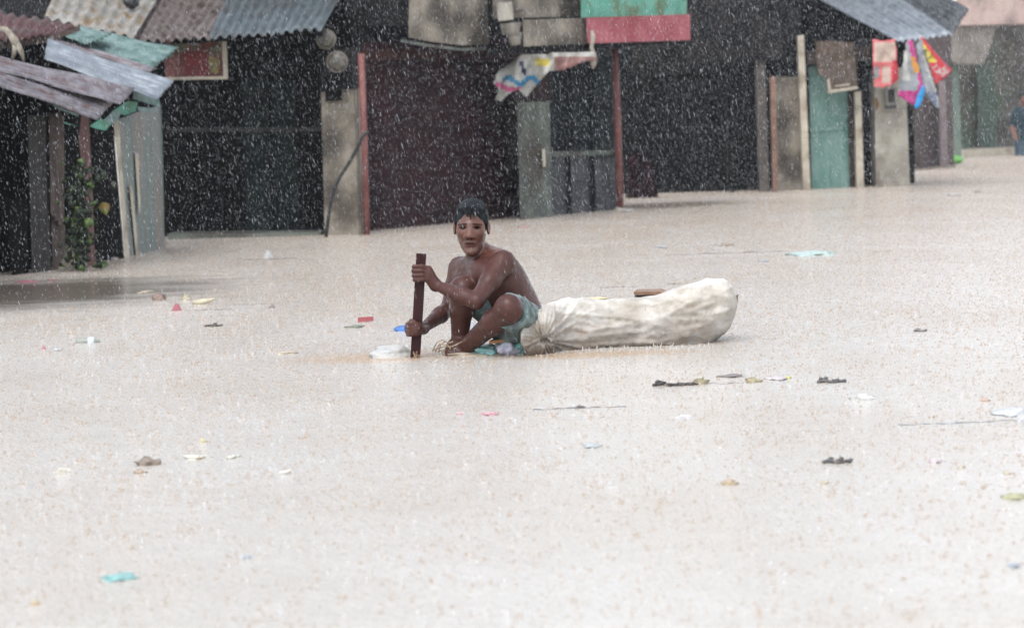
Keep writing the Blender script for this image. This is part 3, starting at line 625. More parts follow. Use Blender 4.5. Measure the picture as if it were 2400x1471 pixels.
def letters(txt, px, py, Y, hpx, mat, parent, rot, sx=1.0):
    cu = bpy.data.curves.new('lettering', 'FONT'); cu.body = txt; cu.size = 1; cu.extrude = .02; cu.offset = .02
    to = bpy.data.objects.new('tmp', cu); COL.objects.link(to); dg = bpy.context.evaluated_depsgraph_get(); me2 = bpy.data.meshes.new_from_object(to.evaluated_get(dg))
    v = np.array([x.co[:] for x in me2.vertices]); f = [tuple(p.vertices) for p in me2.polygons]; bpy.data.objects.remove(to)
    c = (v.min(0)+v.max(0))/2; v = v-c; s = hpx/pxm(Y)/.7; ca, sa_ = math.cos(rot), math.sin(rot)
    base = P(px, py, Y); out = [base+CX*(s*(sx*p[0]*ca-p[1]*sa_))+CY*(s*(sx*p[0]*sa_+p[1]*ca))-Fv*(p[2]*s*.3+.0) for p in v]
    return obj('lettering', out, f, mat, parent)
letters('K T', 2176, 128, YB-.03, 11, black_rubber, tb4, math.radians(-53), 1.2)
letters('13', 2196, 162, YB-.03, 13, pw, tb4, math.radians(-50), 1.2)
letters('SE', 2212, 168, YB-.03, 15, pw, tb4, math.radians(38), 1.1)

# --- back lane F and far house G
WF = Wall((2130, 400), (2228, 393)); WG = Wall((2250, 366), (2400, 358))
hf = empty('brown_plank_house', (WF.a+WF.b)/2, 'brown plank house front behind the hanging bags', 'house')
slab('wall', WF, [(2100, -200), (2222, -200), (2238, 450), (2130, 450)], M('purplish_plank', lin((72, 60, 60)), lin((98, 84, 82)), .8, 8, .004, stretch=(6, 6, .6)), hf, .2, -.1)
slab('post', WF, rect(2142, 150, 2150, 440), brown_wood, hf, .08, .02)
slab('post', WF, rect(2200, 190, 2216, 440), M('mauve_post', lin((120, 106, 106)), lin((140, 126, 124)), .8, 8), hf, .08, .04)
slab('sill', WF, [(2140, 398), (2240, 388), (2240, 440), (2142, 440)], concrete, hf, .3, .1)
hg = empty('pink_house', (WG.a+WG.b)/2, 'far house with a pinkish upper wall and concrete bracket at the right edge', 'house')
slab('upper_wall', WG, [(2250, -260), (2560, -260), (2560, 50), (2396, 56), (2252, 60)], pinkwall, hg, .4, 1.2)
slab('bracket', WG, [(2212, 60), (2334, 58), (2318, 120), (2306, 150), (2244, 150), (2216, 132)], M('bracket_cement', lin((124, 116, 108)), lin((148, 140, 130)), .85, 5, .003), hg, .5, 1.1)
slab('wall', WG, [(2225, 40), (2560, 40), (2560, 440), (2236, 440)], M('dim_green_brown_wall', lin((74, 70, 66)), lin((100, 96, 88)), .85, 3, .004, c3=lin((78, 92, 76)), s3=1.6), hg, .4, -.3)
slab('post', WG, [(2228, 150), (2246, 150), (2256, 420), (2238, 420)], M('mossy_post', lin((104, 120, 110)), lin((126, 136, 124)), .85, 6), hg, .25, .9)
slab('ledge', WG, [(2256, 352), (2560, 338), (2560, 420), (2258, 420)], creampaint, hg, .5, .5)
slab('gate_panel', WG, rect(2290, 160, 2330, 350), M('dim_green_gate', lin((66, 84, 72)), lin((84, 96, 84)), .8, 5), hg, .06, -.2)

# --- haze
bx = MB(); bx.add(*box((0, 44, 5), (150, 132, 12)))
hz = bx.build('haze', M('haze_dummy', (1, 1, 1)))
hm = bpy.data.materials.new('rain_haze'); hm.use_nodes = True; n = hm.node_tree.nodes; n.clear()
pv = n.new('ShaderNodeVolumePrincipled'); ou = n.new('ShaderNodeOutputMaterial'); hm.node_tree.links.new(pv.outputs[0], ou.inputs['Volume'])
pv.inputs['Color'].default_value = (.93, .95, 1, 1); pv.inputs['Density'].default_value = .0005; pv.inputs['Anisotropy'].default_value = .2
hz.data.materials.clear(); hz.data.materials.append(hm); tag(hz, 'pale rain haze hanging in the air over the flood', 'haze', kind='stuff')
# ================================================================== THE BOY ON THE RAFT
YB0 = 10.42
def B(px, py, d=0.0): return P(px, py, YB0+d)
TW = -Fv
HC = B(1105, 535, -.03)                                   # head centre (eye height)
yaw = math.radians(-4); ca, sa_ = math.cos(yaw), math.sin(yaw)
HX = ca*CX+sa_*TW*-1; HT = np.cross(CY, HX)*1.0
HT = -HT if np.dot(HT, TW) < 0 else HT
def H(x, y, z): return HC+HX*x+HT*y+CY*z
HR = np.stack([HX, HT, CY], 1)
Lv = np.array([.57, -.82, 0]); Lv /= np.linalg.norm(Lv); Fw = np.array([-.82, -.57, 0]); Fw /= np.linalg.norm(Fw)
TR = np.stack([Lv, Fw, [0, 0, 1]], 1)
JT = dict(shN=B(1180, 614, -.13), elN=B(1116, 706, -.27), wrN=B(1021, 668, -.175),
          shF=B(1078, 628, .12), elF=B(1052, 722, .09), wrF=B(992, 769, -.11),
          hipN=B(1236, 764, -.05), knN=B(1192, 724, -.34), anN=B(1086, 818, -.10),
          hipF=B(1212, 757, .12), knF=B(1084, 682, -.10), anF=B(1077, 806, -.06))
def build_body():
    lo = np.minimum(B(940, 860, -.5), B(940, 860, .32)); hi = np.maximum(B(1300, 450, -.5), B(1300, 450, .36))
    s = SDF([lo[0]-.01, YB0-.50, -.06], [hi[0]+.01, YB0+.34, hi[2]+.01], .0032)
    g = lambda n: JT[n]
    # torso
    s.ell(B(1150, 655, .0), (.128, .088, .115), TR, .03)
    s.ell(B(1186, 698, .02), (.108, .080, .11), TR, .05)
    s.ell(B(1216, 748, .03), (.122, .092, .085), TR, .05)
    s.cap(B(1176, 618, -.11), B(1128, 614, .0), .038, .044, .03); s.cap(B(1128, 614, .0), B(1082, 630, .11), .044, .036, .03)
    s.ell(B(1122, 642, -.10), (.075, .03, .05), TR, .03); s.ell(B(1092, 650, .04), (.06, .03, .05), TR, .03)   # chest
    s.cap(B(1186, 640, -.02), B(1222, 700, .03), .055, .05, .04)                                              # shoulder blade / back
    # clavicles
    s.cap(B(1126, 622, -.09), B(1172, 606, -.14), .010, .012, .02); s.cap(B(1112, 628, -.05), B(1082, 618, .06), .010, .012, .02)
    # neck
    s.cap(H(.004, -.026, -.050), B(1134, 612, .015), .038, .047, .025); s.cap(B(1140, 598, .02), B(1170, 604, -.06), .028, .03, .03)
    # arms
    s.cap(g('shN'), .5*(g('shN')+g('elN')), .043, .035, .03); s.cap(.5*(g('shN')+g('elN')), g('elN'), .035, .028, .02)
    m1 = g('elN')+.3*(g('wrN')-g('elN')); s.cap(g('elN'), m1, .028, .030, .012); s.cap(m1, g('wrN'), .030, .018, .012)
    s.cap(g('shF'), .5*(g('shF')+g('elF')), .041, .035, .03); s.cap(.5*(g('shF')+g('elF')), g('elF'), .035, .029, .02)
    m2 = g('elF')+.35*(g('wrF')-g('elF')); s.cap(g('elF'), m2, .029, .030, .012); s.cap(m2, g('wrF'), .030, .018, .012)
    # legs
    for a, b, c, toe, hl in (('hipN', 'knN', 'anN', B(1046, 856, -.14), B(1104, 846, -.07)), ('hipF', 'knF', 'anF', B(1054, 822, -.12), B(1088, 818, -.04))):
        s.cap(g(a), g(b), .068, .043, .02); s.ell(g(b)+np.array([0, -.006, .006]), (.038, .040, .043), None, .03)
        cm = g(b)+.32*(g(c)-g(b)); s.cap(g(b), cm, .042, .042, .025); s.cap(cm, g(c), .042, .029, .02)
        s.cap(g(c), hl, .027, .026, .015); s.cap(g(c), .55*toe+.45*g(c), .026, .026, .02); s.cap(.55*toe+.45*g(c), toe, .028, .018, .02)
    # near hand closed on the paddle: four fingers in front, thumb behind
    wr = g('wrN')
    for i, (yk, ym) in enumerate([(624, 632), (634, 640), (645, 648), (655, 657)]):
        ln = [0, 2, 1, -3][i]
        mc = B(1005-i*.5, ym-2, -.186); s.cap(wr, mc, .017, .0125, .012)
        pp_ = B(988-ln*.5, yk, -.198); dp = B(970-ln*.6, yk+.5, -.190); tp = B(969-ln*.6, yk+1.5, -.168)
        s.cap(mc, pp_, .0100, .0088, .002); s.cap(pp_, dp, .0088, .0078, .002); s.cap(dp, tp, .0078, .0066, .002)
    s.cap(wr, B(1006, 650, -.16), .019, .013, .01); s.cap(B(1006, 650, -.160), B(994, 640, -.146), .0115, .010, .006); s.cap(B(994, 640, -.146), B(980, 634, -.146), .0095, .008, .003)
    # far hand: palm across the front, fingers curling round the left edge
    wr = g('wrF')
    for i, (yk, ym) in enumerate([(758, 762), (767, 768), (775, 774), (783, 780)]):
        ln = [0, 3, 2, -2][i]
        mc = B(975, ym, -.188); s.cap(wr, mc, .017, .013, .012)
        pp_ = B(961-ln*.6, yk, -.192); dp = B(955-ln*.8, yk+1, -.172); tp = B(962-ln*.4, yk+2, -.150)
        s.cap(mc, pp_, .0100, .0090, .003); s.cap(pp_, dp, .0088, .0080, .002); s.cap(dp, tp, .0078, .0066, .002)
    s.cap(wr, B(983, 764, -.185), .016, .012, .01); s.cap(B(983, 764, -.185), B(971, 755, -.192), .0105, .0092, .004); s.cap(B(971, 755, -.192), B(963, 751, -.186), .0090, .0075, .003)
    # head
    e = lambda c, r, k=.012, sub=False: s.ell(H(*c), r, HR, k, sub)
    c_ = lambda a, b, r1, r2, k=.008, sub=False: s.cap(H(*a), H(*b), r1, r2, k, sub)
    e((0, -.02, .032), (.057, .084, .071), .02); e((0, .018, -.030), (.040, .055, .066), .025)
    for q in (-1, 1):
        e((q*.030, .040, -.014), (.021, .026, .023), .025); c_((q*.037, .0, -.03), (q*.015, .038, -.077), .013, .010, .02)      # cheek, jaw
        c_((q*.012, .061, .014), (q*.038, .049, .013), .008, .007, .02)                                                      # brow
        e((q*.026, .083, .000), (.017, .014, .0100), .007, True)                                                              # socket
        e((q*.026, .0555, .000), (.0150, .0115, .0115), .006)                                                                 # eyeball
        c_((q*.014, .0655, .0060), (q*.037, .0585, .0048), .0022, .0020, .005); c_((q*.015, .0660, -.0062), (q*.036, .0600, -.0052), .0022, .002, .004)
        e((q*.0130, .073, -.033), (.0090, .0095, .0078), .006)                                                                # nostril wing
        e((q*.0068, .082, -.0405), (.0038, .005, .0035), .003, True)
        e((q*.0615, -.012, .002), (.0075, .018, .026), .006); e((q*.0685, .000, -.002), (.0050, .009, .016), .005, True)       # ear
    c_((0, .059, .012), (-.001, .077, -.028), .0062, .0095, .018); e((-.001, .082, -.031), (.0100, .008, .008), .006)
    c_((-.017, .060, -.0550), (.017, .060, -.0550), .0045, .0045, .008); e((0, .0655, -.0540), (.015, .0070, .0050), .008)
    e((0, .0640, -.0645), (.014, .0075, .0052), .008); c_((-.018, .0690, -.0600), (0, .0725, -.0588), .0016, .0018, .003, True); c_((0, .0725, -.0588), (.018, .0690, -.0600), .0018, .0016, .003, True)
    e((.002, .052, -.088), (.020, .018, .016), .014)
    V, Q = s.mesh(1)
    # colours of skin, lips, brows, eyes; shade painted into sockets, nostrils, mouth line
    L = (V-HC)@HR; x, y, z = L[:, 0], L[:, 1], L[:, 2]
    body = np.array(lin((76, 43, 36))); face = np.array(lin((95, 56, 41)))
    head = np.clip((z+.11)/.03, 0, 1)*(np.linalg.norm(L, axis=1) < .17)
    c = body+(face-body)*head[:, None]
    def mix(col, wgt): 
        nonlocal c; c = c*(1-wgt[:, None])+np.array(col)*wgt[:, None]
    G = lambda cx, cy, rx, ry, p=2: np.clip(1.6-1.6*np.sqrt(((x-cx)/rx)**2+((z-cy)/ry)**2)**p, 0, 1)*(y > .03)
    mix(lin((78, 38, 34)), .8*np.maximum(G(0, -.0550, .022, .0048), G(0, -.0645, .018, .0055)))
    mix(lin((44, 18, 18)), .9*G(0, -.0594, .024, .0028))
    for q in (-1, 1):
        xx = x*q
        arc = np.clip(1.5-1.5*np.abs(z-(.0125-.10*(xx-.024)*(xx > .024)))/.0052, 0, 1)*((xx > .009) & (xx < .044))*(y > .03); mix(lin((30, 18, 16)), .8*arc)
        mix(lin((36, 20, 17)), .6*G(q*.0255, .0005, .018, .0095)); mix(lin((60, 44, 40)), .8*G(q*.0255, -.0004, .0130, .0044)); mix(lin((12, 8, 8)), G(q*.0255+.001, .0004, .0082, .0066))
        mix(lin((28, 14, 12)), .85*np.clip(1.4-1.4*np.abs(z-.0052+.25*np.abs(xx-.0255)*1.0)/.0030, 0, 1)*((xx > .011) & (xx < .041))*(y > .03))
        mix(lin((28, 12, 12)), .9*G(q*.0068, -.0405, .0048, .0036))
    # hair stubble area under the hair, nails, knuckle tone
    scalp = np.clip((z-.045)/.01, 0, 1)*(np.linalg.norm(L, axis=1) < .17); mix(lin((30, 24, 24)), .9*scalp*(y < .045))
    me = bpy.data.meshes.new('person'); org = np.array([V[:, 0].mean(), V[:, 1].mean(), 0.]); 
    me.vertices.add(len(V)); me.vertices.foreach_set('co', (V-org).astype(np.float32).ravel())
    me.loops.add(Q.size); me.loops.foreach_set('vertex_index', Q.astype(np.int32).ravel()); me.polygons.add(len(Q))
    me.polygons.foreach_set('loop_start', np.arange(0, Q.size, 4, dtype=np.int32)); me.polygons.foreach_set('use_smooth', np.ones(len(Q), bool)); me.update(calc_edges=True)
    at = me.color_attributes.new('skin_tone', 'FLOAT_COLOR', 'POINT'); at.data.foreach_set('color', np.hstack([c, np.ones((len(c), 1))]).astype(np.float32).ravel())
    mt = bpy.data.materials.new('wet_brown_skin'); mt.use_nodes = True; n = mt.node_tree.nodes; l = mt.node_tree.links; b = n['Principled BSDF']
    a = n.new('ShaderNodeAttribute'); a.attribute_name = 'skin_tone'; tc = n.new('ShaderNodeTexCoord'); nz_ = n.new('ShaderNodeTexNoise'); nz_.inputs['Scale'].default_value = 26; nz_.inputs['Detail'].default_value = 6; l.new(tc.outputs['Object'], nz_.inputs[0])
    rr_ = n.new('ShaderNodeMapRange'); rr_.inputs[3].default_value = .62; rr_.inputs[4].default_value = 1.38; l.new(nz_.outputs[0], rr_.inputs[0])
    mu = n.new('ShaderNodeVectorMath'); mu.operation = 'SCALE'; l.new(a.outputs['Color'], mu.inputs[0]); l.new(rr_.outputs[0], mu.inputs['Scale']); l.new(mu.outputs[0], b.inputs['Base Color'])
    bw = n.new('ShaderNodeRGBToBW'); l.new(a.outputs['Color'], bw.inputs[0])
    for so, mxv in (('Specular IOR Level', .45), ('Coat Weight', .28)):
        sm_ = n.new('ShaderNodeMapRange'); sm_.inputs[1].default_value = .012; sm_.inputs[2].default_value = .035; sm_.inputs[3].default_value = .02; sm_.inputs[4].default_value = mxv; l.new(bw.outputs[0], sm_.inputs[0]); l.new(sm_.outputs[0], b.inputs[so])
    b.inputs['Coat IOR'].default_value = 1.4; b.inputs['Coat Roughness'].default_value = .3
    rg = n.new('ShaderNodeMapRange'); rg.inputs[1].default_value = .35; rg.inputs[2].default_value = .65; rg.inputs[3].default_value = .32; rg.inputs[4].default_value = .72; n5 = n.new('ShaderNodeTexNoise'); n5.inputs['Scale'].default_value = 60; n5.inputs['Detail'].default_value = 5; l.new(tc.outputs['Object'], n5.inputs[0]); l.new(n5.outputs[0], rg.inputs[0]); l.new(rg.outputs[0], b.inputs['Roughness'])
    b.inputs['Subsurface Weight'].default_value = .08; b.inputs['Subsurface Radius'].default_value = (.02, .008, .004); b.inputs['Subsurface Scale'].default_value = .5
    n2 = n.new('ShaderNodeTexNoise'); n2.inputs['Scale'].default_value = 180; n2.inputs['Detail'].default_value = 3; l.new(tc.outputs['Object'], n2.inputs[0])
    bp = n.new('ShaderNodeBump'); bp.inputs['Distance'].default_value = .0007; l.new(n2.outputs[0], bp.inputs['Height']); l.new(bp.outputs[0], b.inputs['Normal'])
    me.materials.append(mt); o = bpy.data.objects.new('person', me); COL.objects.link(o); o.location = org
    return o
boy = build_body()
tag(boy, 'shirtless boy with wet black hair crouching on the raft, holding the paddle with both hands', 'person')
def quads_obj(name, V, Q, mat, parent): return obj(name, V, Q.tolist(), mat, parent, True)
def build_hair():
    lo = H(-.1, -.14, -.06); hi = H(.1, .12, .13); s = SDF(np.minimum(lo, hi)-.03, np.maximum(lo, hi)+.03, .0026)
    s.ell(H(0, -.023, .034), (.0612, .088, .0735), HR, .01)
    s.ell(H(0, .085, -.030), (.059, .072, .091), HR, .006, True)
    s.half(H(0, 0, -.022), -CY*.9-HT*(-.25))
    r = random.Random(3)
    for i in range(15):
        x = -.036+.076*i/14+r.uniform(-.002, .002); dx = r.uniform(-.005, .005); mid = 1-abs(x-.004)/.05
        z1 = .060-.030*mid*r.uniform(.2, 1.15)
        yb = .048+.020*mid-.25*max(0, abs(x)-.03)
        s.chain([H(x*.9, yb-.014, .092-.35*abs(x)), H(x+dx*.4, yb+.006, .078-.3*abs(x)), H(x+dx, yb+.008, z1)], [.0064, .0056, .0016], .003)
    for q in (-1, 1): s.chain([H(q*.055, .016, .045), H(q*.0565, .014, .02), H(q*.0565, .012, .010)], [.006, .0055, .002], .004)
    for i in range(150):                                    # wet clumps over the crown
        a = r.uniform(0, 2*math.pi); t0 = r.uniform(.05, .75); t1 = t0+r.uniform(.2, .5)
        pts = []
        for t in (t0, (t0+t1)/2, t1):
            ph = t*1.25; pts.append(H((.061+.008*(t-t0))*math.sin(ph)*math.cos(a), -.023+(.087+.01*(t-t0))*math.sin(ph)*math.sin(a), .034+(.073+.006*(t-t0))*math.cos(ph)))
        if (pts[2]-HC)@HT > .055: continue
        s.chain(pts, [.0042, .0046, .0012], .0015)
    V, Q = s.mesh(0)
    quads_obj('hair', V, Q, M('wet_black_hair', (.006, .007, .008), (.014, .017, .020), .55, 60, .0015, spec=.10), boy)
build_hair()
def build_shorts():
    lo = B(1050, 850, 0); hi = B(1300, 640, 0); s = SDF([lo[0], YB0-.48, -.02], [hi[0], YB0+.3, hi[2]], .0040)
    s.ell(B(1218, 762, .03), (.131, .102, .072), TR, .03)
    a, b = JT['hipN'], JT['knN']; s.cap(a, a+.83*(b-a), .079, .068, .02)
    a, b = JT['hipF'], JT['knF']; s.cap(a, a+.93*(b-a), .078, .055, .02)
    s.ell(B(1172, 768, -.10), (.075, .10, .040), None, .04); s.ell(B(1205, 785, -.12), (.06, .11, .03), None, .03)
    g = s.region(s.lo, s.lo+s.h*s.n)
    sl, X = g; A = s.F[sl]
    for kn, hp_ in ((JT['knN'], JT['hipN']), (JT['knF'], JT['hipF'])):   # open legs: hollow round the knee end
        d = kn-hp_; Lk = np.linalg.norm(d); d = d/Lk; t = (X-hp_)@d; rad = np.linalg.norm((X-hp_)-t[..., None]*d, axis=-1)
        endcut = np.where((rad < .12), t-Lk*(.90 if kn is JT['knN'] else .985), -1); A = np.maximum(A, endcut)
    A = A+.0035*np.sin(X[..., 0]*95+X[..., 2]*60+X[..., 1]*20)*np.sin(X[..., 2]*50+X[..., 1]*70)
    s.F[sl] = A.astype(np.float32)
    V, Q = s.mesh(1)
    quads_obj('shorts', V, Q, M('pale_teal_shorts', lin((84, 104, 104)), lin((128, 144, 142)), .8, 34, .003, c3=lin((92, 96, 100)), s3=24), boy)
build_shorts()
# paddle board
pd = MB(); a = B(987.5, 594, -.168); b_ = B(973, 845, -.166); t = (b_-a); ax = np.cross(t, [0, 1, 0]); ax /= np.linalg.norm(ax); hw = .0178
fr = [a-ax*hw, a+ax*hw, a+.5*t+ax*hw*1.03, b_+ax*hw, b_-ax*hw, a+.5*t-ax*hw*1.0]
v, f = prism([p+np.array([0, -.006, 0]) for p in fr], np.array([0, .013, 0])); pd.add(v, f)
tag(pd.build('paddle', M('dark_red_wood', lin((42, 13, 14)), lin((58, 20, 19)), .6, 10, .002, stretch=(6, 6, 1), c3=lin((44, 20, 20)), s3=6, spec=.2)), 'dark red wooden board used as a paddle, upright in the boy’s hands', 'paddle')

# ================================================================== SACK AND RAFT
def ridged(v): return (1-min(1, abs(v)*2.2))**1.6*1.3
def sack():
    st = [(1220, 778, 804), (1226, 766, 818), (1242, 748, 830), (1262, 731, 838), (1288, 716, 844), (1312, 708, 845), (1360, 706, 846), (1420, 705, 846), (1480, 701, 846), (1540, 692, 846), (1580, 678, 845), (1615, 664, 844), (1640, 659, 832), (1655, 656, 820), (1670, 655, 806), (1688, 656, 789), (1702, 662, 773), (1714, 671, 756), (1722, 681, 740), (1728, 693, 717)]
    xs_ = [a[0] for a in st]; N = 300; K = 130; V = []; F = []
    T = (1273, 797)
    for i in range(N+1):
        u = i/N; u = .5-.5*math.cos(math.pi*u)*(.75)+0*u if False else u
        px = xs_[0]+(xs_[-1]-xs_[0])*u
        tp = np.interp(px, xs_, [a[1] for a in st]); bt = np.interp(px, xs_, [a[2] for a in st])
        cy, rz = (tp+bt)/2, (bt-tp)/2
        rd = max(.02, min(.17, 1.0*rz/640)) if px > 1300 else max(.02, .17*min(1, (px-1216)/90)**.6)
        rd = min(rd, .17*math.sqrt(max(0.02, (1733-px)/60))) if px > 1673 else rd
        yc = YB0+.14-.42*math.exp(-max(0, px-1222)/80)
        for k in range(K):
            ph = 2*math.pi*k/K; s_, c_ = math.sin(ph), math.cos(ph)
            sx = math.copysign(abs(s_)**.9, s_); cxx = math.copysign(abs(c_)**.9, c_)
            x, y = px, cy-rz*sx; dep = yc-rd*cxx
            dx, dy = x-T[0], y-T[1]; r = math.hypot(dx, dy); th = math.atan2(dy, dx)
            fold = 0.
            if x > T[0]-4: fold += .011*ridged(nz((th*4.2, r*.004, 1), 1, 4))*math.exp(-r/130)+.010*ridged(nz((th*5.5, r*.006, 7), 1, 2))*math.exp(-r/70)
            else: fold += .012*ridged(nz((th*4.5, r*.02, 3), 1, 6))*min(1, r/20)
            fold -= .022*math.exp(-(r/11)**2)
            along = x*.0065; ac = (y-np.interp(x, [1300, 1540, 1728], [760, 760, 715]))*.030
            fold += .008*ridged(nz((along+ac*.35, ac*1.1, 2), 1, 2))*min(1, r/120)
            fold += .004*ridged(nz((along*2.3-ac*.9, ac*1.6, 6), 1, 9))*min(1, r/90)
            fold += .0015*ridged(nz((x*.03+y*.02, y*.07, 8), 1, 5))+.014*nz((x*.012, y*.012, 3)) + .003*nz((x*.07, y*.09, c_))
            env = min(1, (px-1219)/20)*min(1, (1734-px)/30)
            V.append(P(x+fold*env*60*(1 if px > 1690 else 0), y-fold*env*s_*420, dep-fold*env*c_*1.3))
    for i in range(N):
        for k in range(K): F.append((i*K+k, i*K+(k+1) % K, (i+1)*K+(k+1) % K, (i+1)*K+k))
    F.append(tuple(range(K-1, -1, -1))); F.append(tuple(N*K+k for k in range(K)))
    mt = bpy.data.materials.new('muddy_white_sacking'); mt.use_nodes = True; n = mt.node_tree.nodes; l = mt.node_tree.links; b = n['Principled BSDF']
    b.inputs['Roughness'].default_value = .55; b.inputs['Specular IOR Level'].default_value = .3
    tc = n.new('ShaderNodeTexCoord'); sp = n.new('ShaderNodeSeparateXYZ'); l.new(tc.outputs['Object'], sp.inputs[0])
    def noise(s_, det, st_=(1, 1, 1)):
        mp = n.new('ShaderNodeMapping'); mp.inputs['Scale'].default_value = st_; l.new(tc.outputs['Object'], mp.inputs[0])
        x = n.new('ShaderNodeTexNoise'); x.inputs['Scale'].default_value = s_; x.inputs['Detail'].default_value = det; x.inputs['Roughness'].default_value = .65; l.new(mp.outputs[0], x.inputs[0]); return x.outputs[0]
    def mth(op, a, b2):
        x = n.new('ShaderNodeMath'); x.operation = op
        for i, v in enumerate((a, b2)):
            if hasattr(v, 'links'): l.new(v, x.inputs[i])
            else: x.inputs[i].default_value = v
        return x.outputs[0]
    # mud soaked up from the water in an irregular tide line
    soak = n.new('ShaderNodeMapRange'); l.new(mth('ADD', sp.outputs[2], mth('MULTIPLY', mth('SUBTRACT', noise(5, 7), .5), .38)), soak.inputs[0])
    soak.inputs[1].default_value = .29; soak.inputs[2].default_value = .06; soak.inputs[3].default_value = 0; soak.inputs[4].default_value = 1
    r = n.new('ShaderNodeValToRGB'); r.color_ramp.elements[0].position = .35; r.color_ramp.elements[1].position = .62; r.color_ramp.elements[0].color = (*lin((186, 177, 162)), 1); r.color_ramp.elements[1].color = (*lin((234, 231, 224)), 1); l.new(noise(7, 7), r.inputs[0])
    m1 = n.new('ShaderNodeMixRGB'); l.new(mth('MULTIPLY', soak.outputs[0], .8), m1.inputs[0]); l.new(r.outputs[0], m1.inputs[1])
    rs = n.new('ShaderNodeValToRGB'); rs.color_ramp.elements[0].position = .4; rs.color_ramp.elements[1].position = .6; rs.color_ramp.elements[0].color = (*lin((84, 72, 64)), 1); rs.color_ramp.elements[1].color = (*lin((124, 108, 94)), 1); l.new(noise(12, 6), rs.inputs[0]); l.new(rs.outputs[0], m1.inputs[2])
    st2 = n.new('ShaderNodeValToRGB'); st2.color_ramp.elements[0].position = .60; st2.color_ramp.elements[1].position = .70; l.new(noise(9, 5, (.6, 1, 2.2)), st2.inputs[0])
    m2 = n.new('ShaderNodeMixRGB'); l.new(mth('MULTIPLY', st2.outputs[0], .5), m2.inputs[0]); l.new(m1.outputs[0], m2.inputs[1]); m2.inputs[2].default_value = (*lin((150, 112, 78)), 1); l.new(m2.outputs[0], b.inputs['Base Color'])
    bp = n.new('ShaderNodeBump'); bp.inputs['Distance'].default_value = .005; l.new(noise(22, 8, (1, 1, 2)), bp.inputs['Height']); l.new(bp.outputs[0], b.inputs['Normal'])
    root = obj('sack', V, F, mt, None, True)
    tag(root, 'long bulging white woven sack stained with mud, lying beside the boy', 'sack')
    kt = MB()
    kt.add(*blob(B(1274, 797, -.02), (.016, .02, .018), 2, 3, .4)); kt.add(*tube([B(1262, 781, -.04), B(1270, 788, -.05), B(1276, 798, -.06), B(1274, 812, -.04)], .0035, 6))
    kt.build('tie_knot', M('tie_cord', lin((96, 86, 76)), lin((140, 128, 112)), .8, 60), root, True)
    tag_ = MB(); tag_.add(*prism([B(1696, 661, .1), B(1706, 663, .1), B(1715, 672, .1), (B(1708, 671, .1))], np.array([0, .02, 0]))); tag_.build('torn_flap', brown_wood, root)
    tf = MB(); tf.add(*prism([B(1720, 694, .1), B(1731, 690, .1), B(1728, 716, .12), B(1721, 712, .1)], np.array([0, .01, 0]))); tf.build('seam_corner', mt, root)
sack()
def waterbox(px, py, w_, d_, z0, z1, rz=0):
    c = W(px, py); s_ = sc(px, py); return box((c[0], c[1], (z0+z1)/2), (w_*s_, d_, z1-z0), rz)
# pad and rubbish bags that float the boy
raft = empty('makeshift_raft', B(1150, 822, -.05)*[1, 1, 0], 'low makeshift raft of foam and turquoise and lilac plastic bundles under the boy', 'raft')
obj('foam_pad', *blob(B(1150, 826, -.05)*[1, 1, 0]+[0, 0.02, .0], (.17, .15, .024), 3, 4, .2), M('wet_foam', lin((188, 178, 160)), lin((160, 146, 126)), .6, 18, .004), raft, True)
obj('bundle', *blob(B(1142, 824, -.12)*[1, 1, 0]+[0, 0, .014], (.045, .05, .022), 5, 4, .2), M('turquoise_plastic', lin((128, 190, 186)), lin((164, 202, 202)), .3, 18, .004), raft, True, label='turquoise plastic bundle')
obj('bundle', *blob(B(1194, 818, -.13)*[1, 1, 0]+[0, 0, .028], (.055, .08, .040), 6, 4, .2), M('lilac_plastic', lin((190, 186, 206)), lin((206, 206, 220)), .3, 12, .005, c3=lin((120, 200, 204)), s3=9), raft, True, label='pale lilac plastic bundle with turquoise patches')
obj('bundle', *blob(B(1216, 812, -.12)*[1, 1, 0]+[0, 0, .03], (.04, .07, .042), 8, 4, .2), MATS['turquoise_plastic'], raft, True, label='turquoise plastic bundle')
obj('white_patch', *blob(B(1105, 790, .12)*[1, 1, 0]+[0, .15, .03], (.03, .04, .05), 9, 3, .25), white_plastic, raft, True)
pk_ = MB(); q0, q1 = B(1146, 803, -.22), B(1190, 798, -.20); v, f = prism([q0+[0, 0, .006], q1+[0, 0, .008], q1+[0, 0, -.003], q0+[0, 0, -.005]], np.array([.01, .07, 0])); pk_.add(v, f)
tag(pk_.build('wood_offcut', M('orange_brown_wood', lin((150, 104, 66)), lin((176, 132, 90)), .6, 20, .001, stretch=(1, 6, 6))), 'orange-brown wooden offcut lying on the raft under the boy’s bent leg', 'plank')
cn = MB(); r5 = random.Random(5)
for q in [[(1014, 822), (1024, 802), (1036, 796), (1052, 804), (1062, 800)], [(1020, 824), (1030, 806), (1050, 808), (1056, 818)], [(1028, 826), (1032, 808), (1044, 800)], [(1016, 820), (1040, 812), (1060, 812), (1084, 800)], [(1030, 822), (1048, 818), (1070, 816)]]:
    cn.add(*tube([B(x, y, -.12-.01*i) for i, (x, y) in enumerate(q)], .0023, 5))
tag(cn.build('cane_strips', M('pale_cane', lin((150, 124, 92)), lin((196, 180, 150)), .6, 30), smooth=True), 'tangle of pale cane strips sticking out of the water at the boy’s feet', 'cane')
tag(obj('air_filled_bag', *blob(B(916, 822, -.1)*[1, 1, 0]+[0, 0, .002], (.075, .07, .040), 12, 4, .18), M('filmy_white', lin((214, 216, 216)), lin((208, 204, 194)), .3, 9, .006, trans=.25), smooth=True), 'swollen translucent white plastic bag floating left of the paddle foot', 'bag')
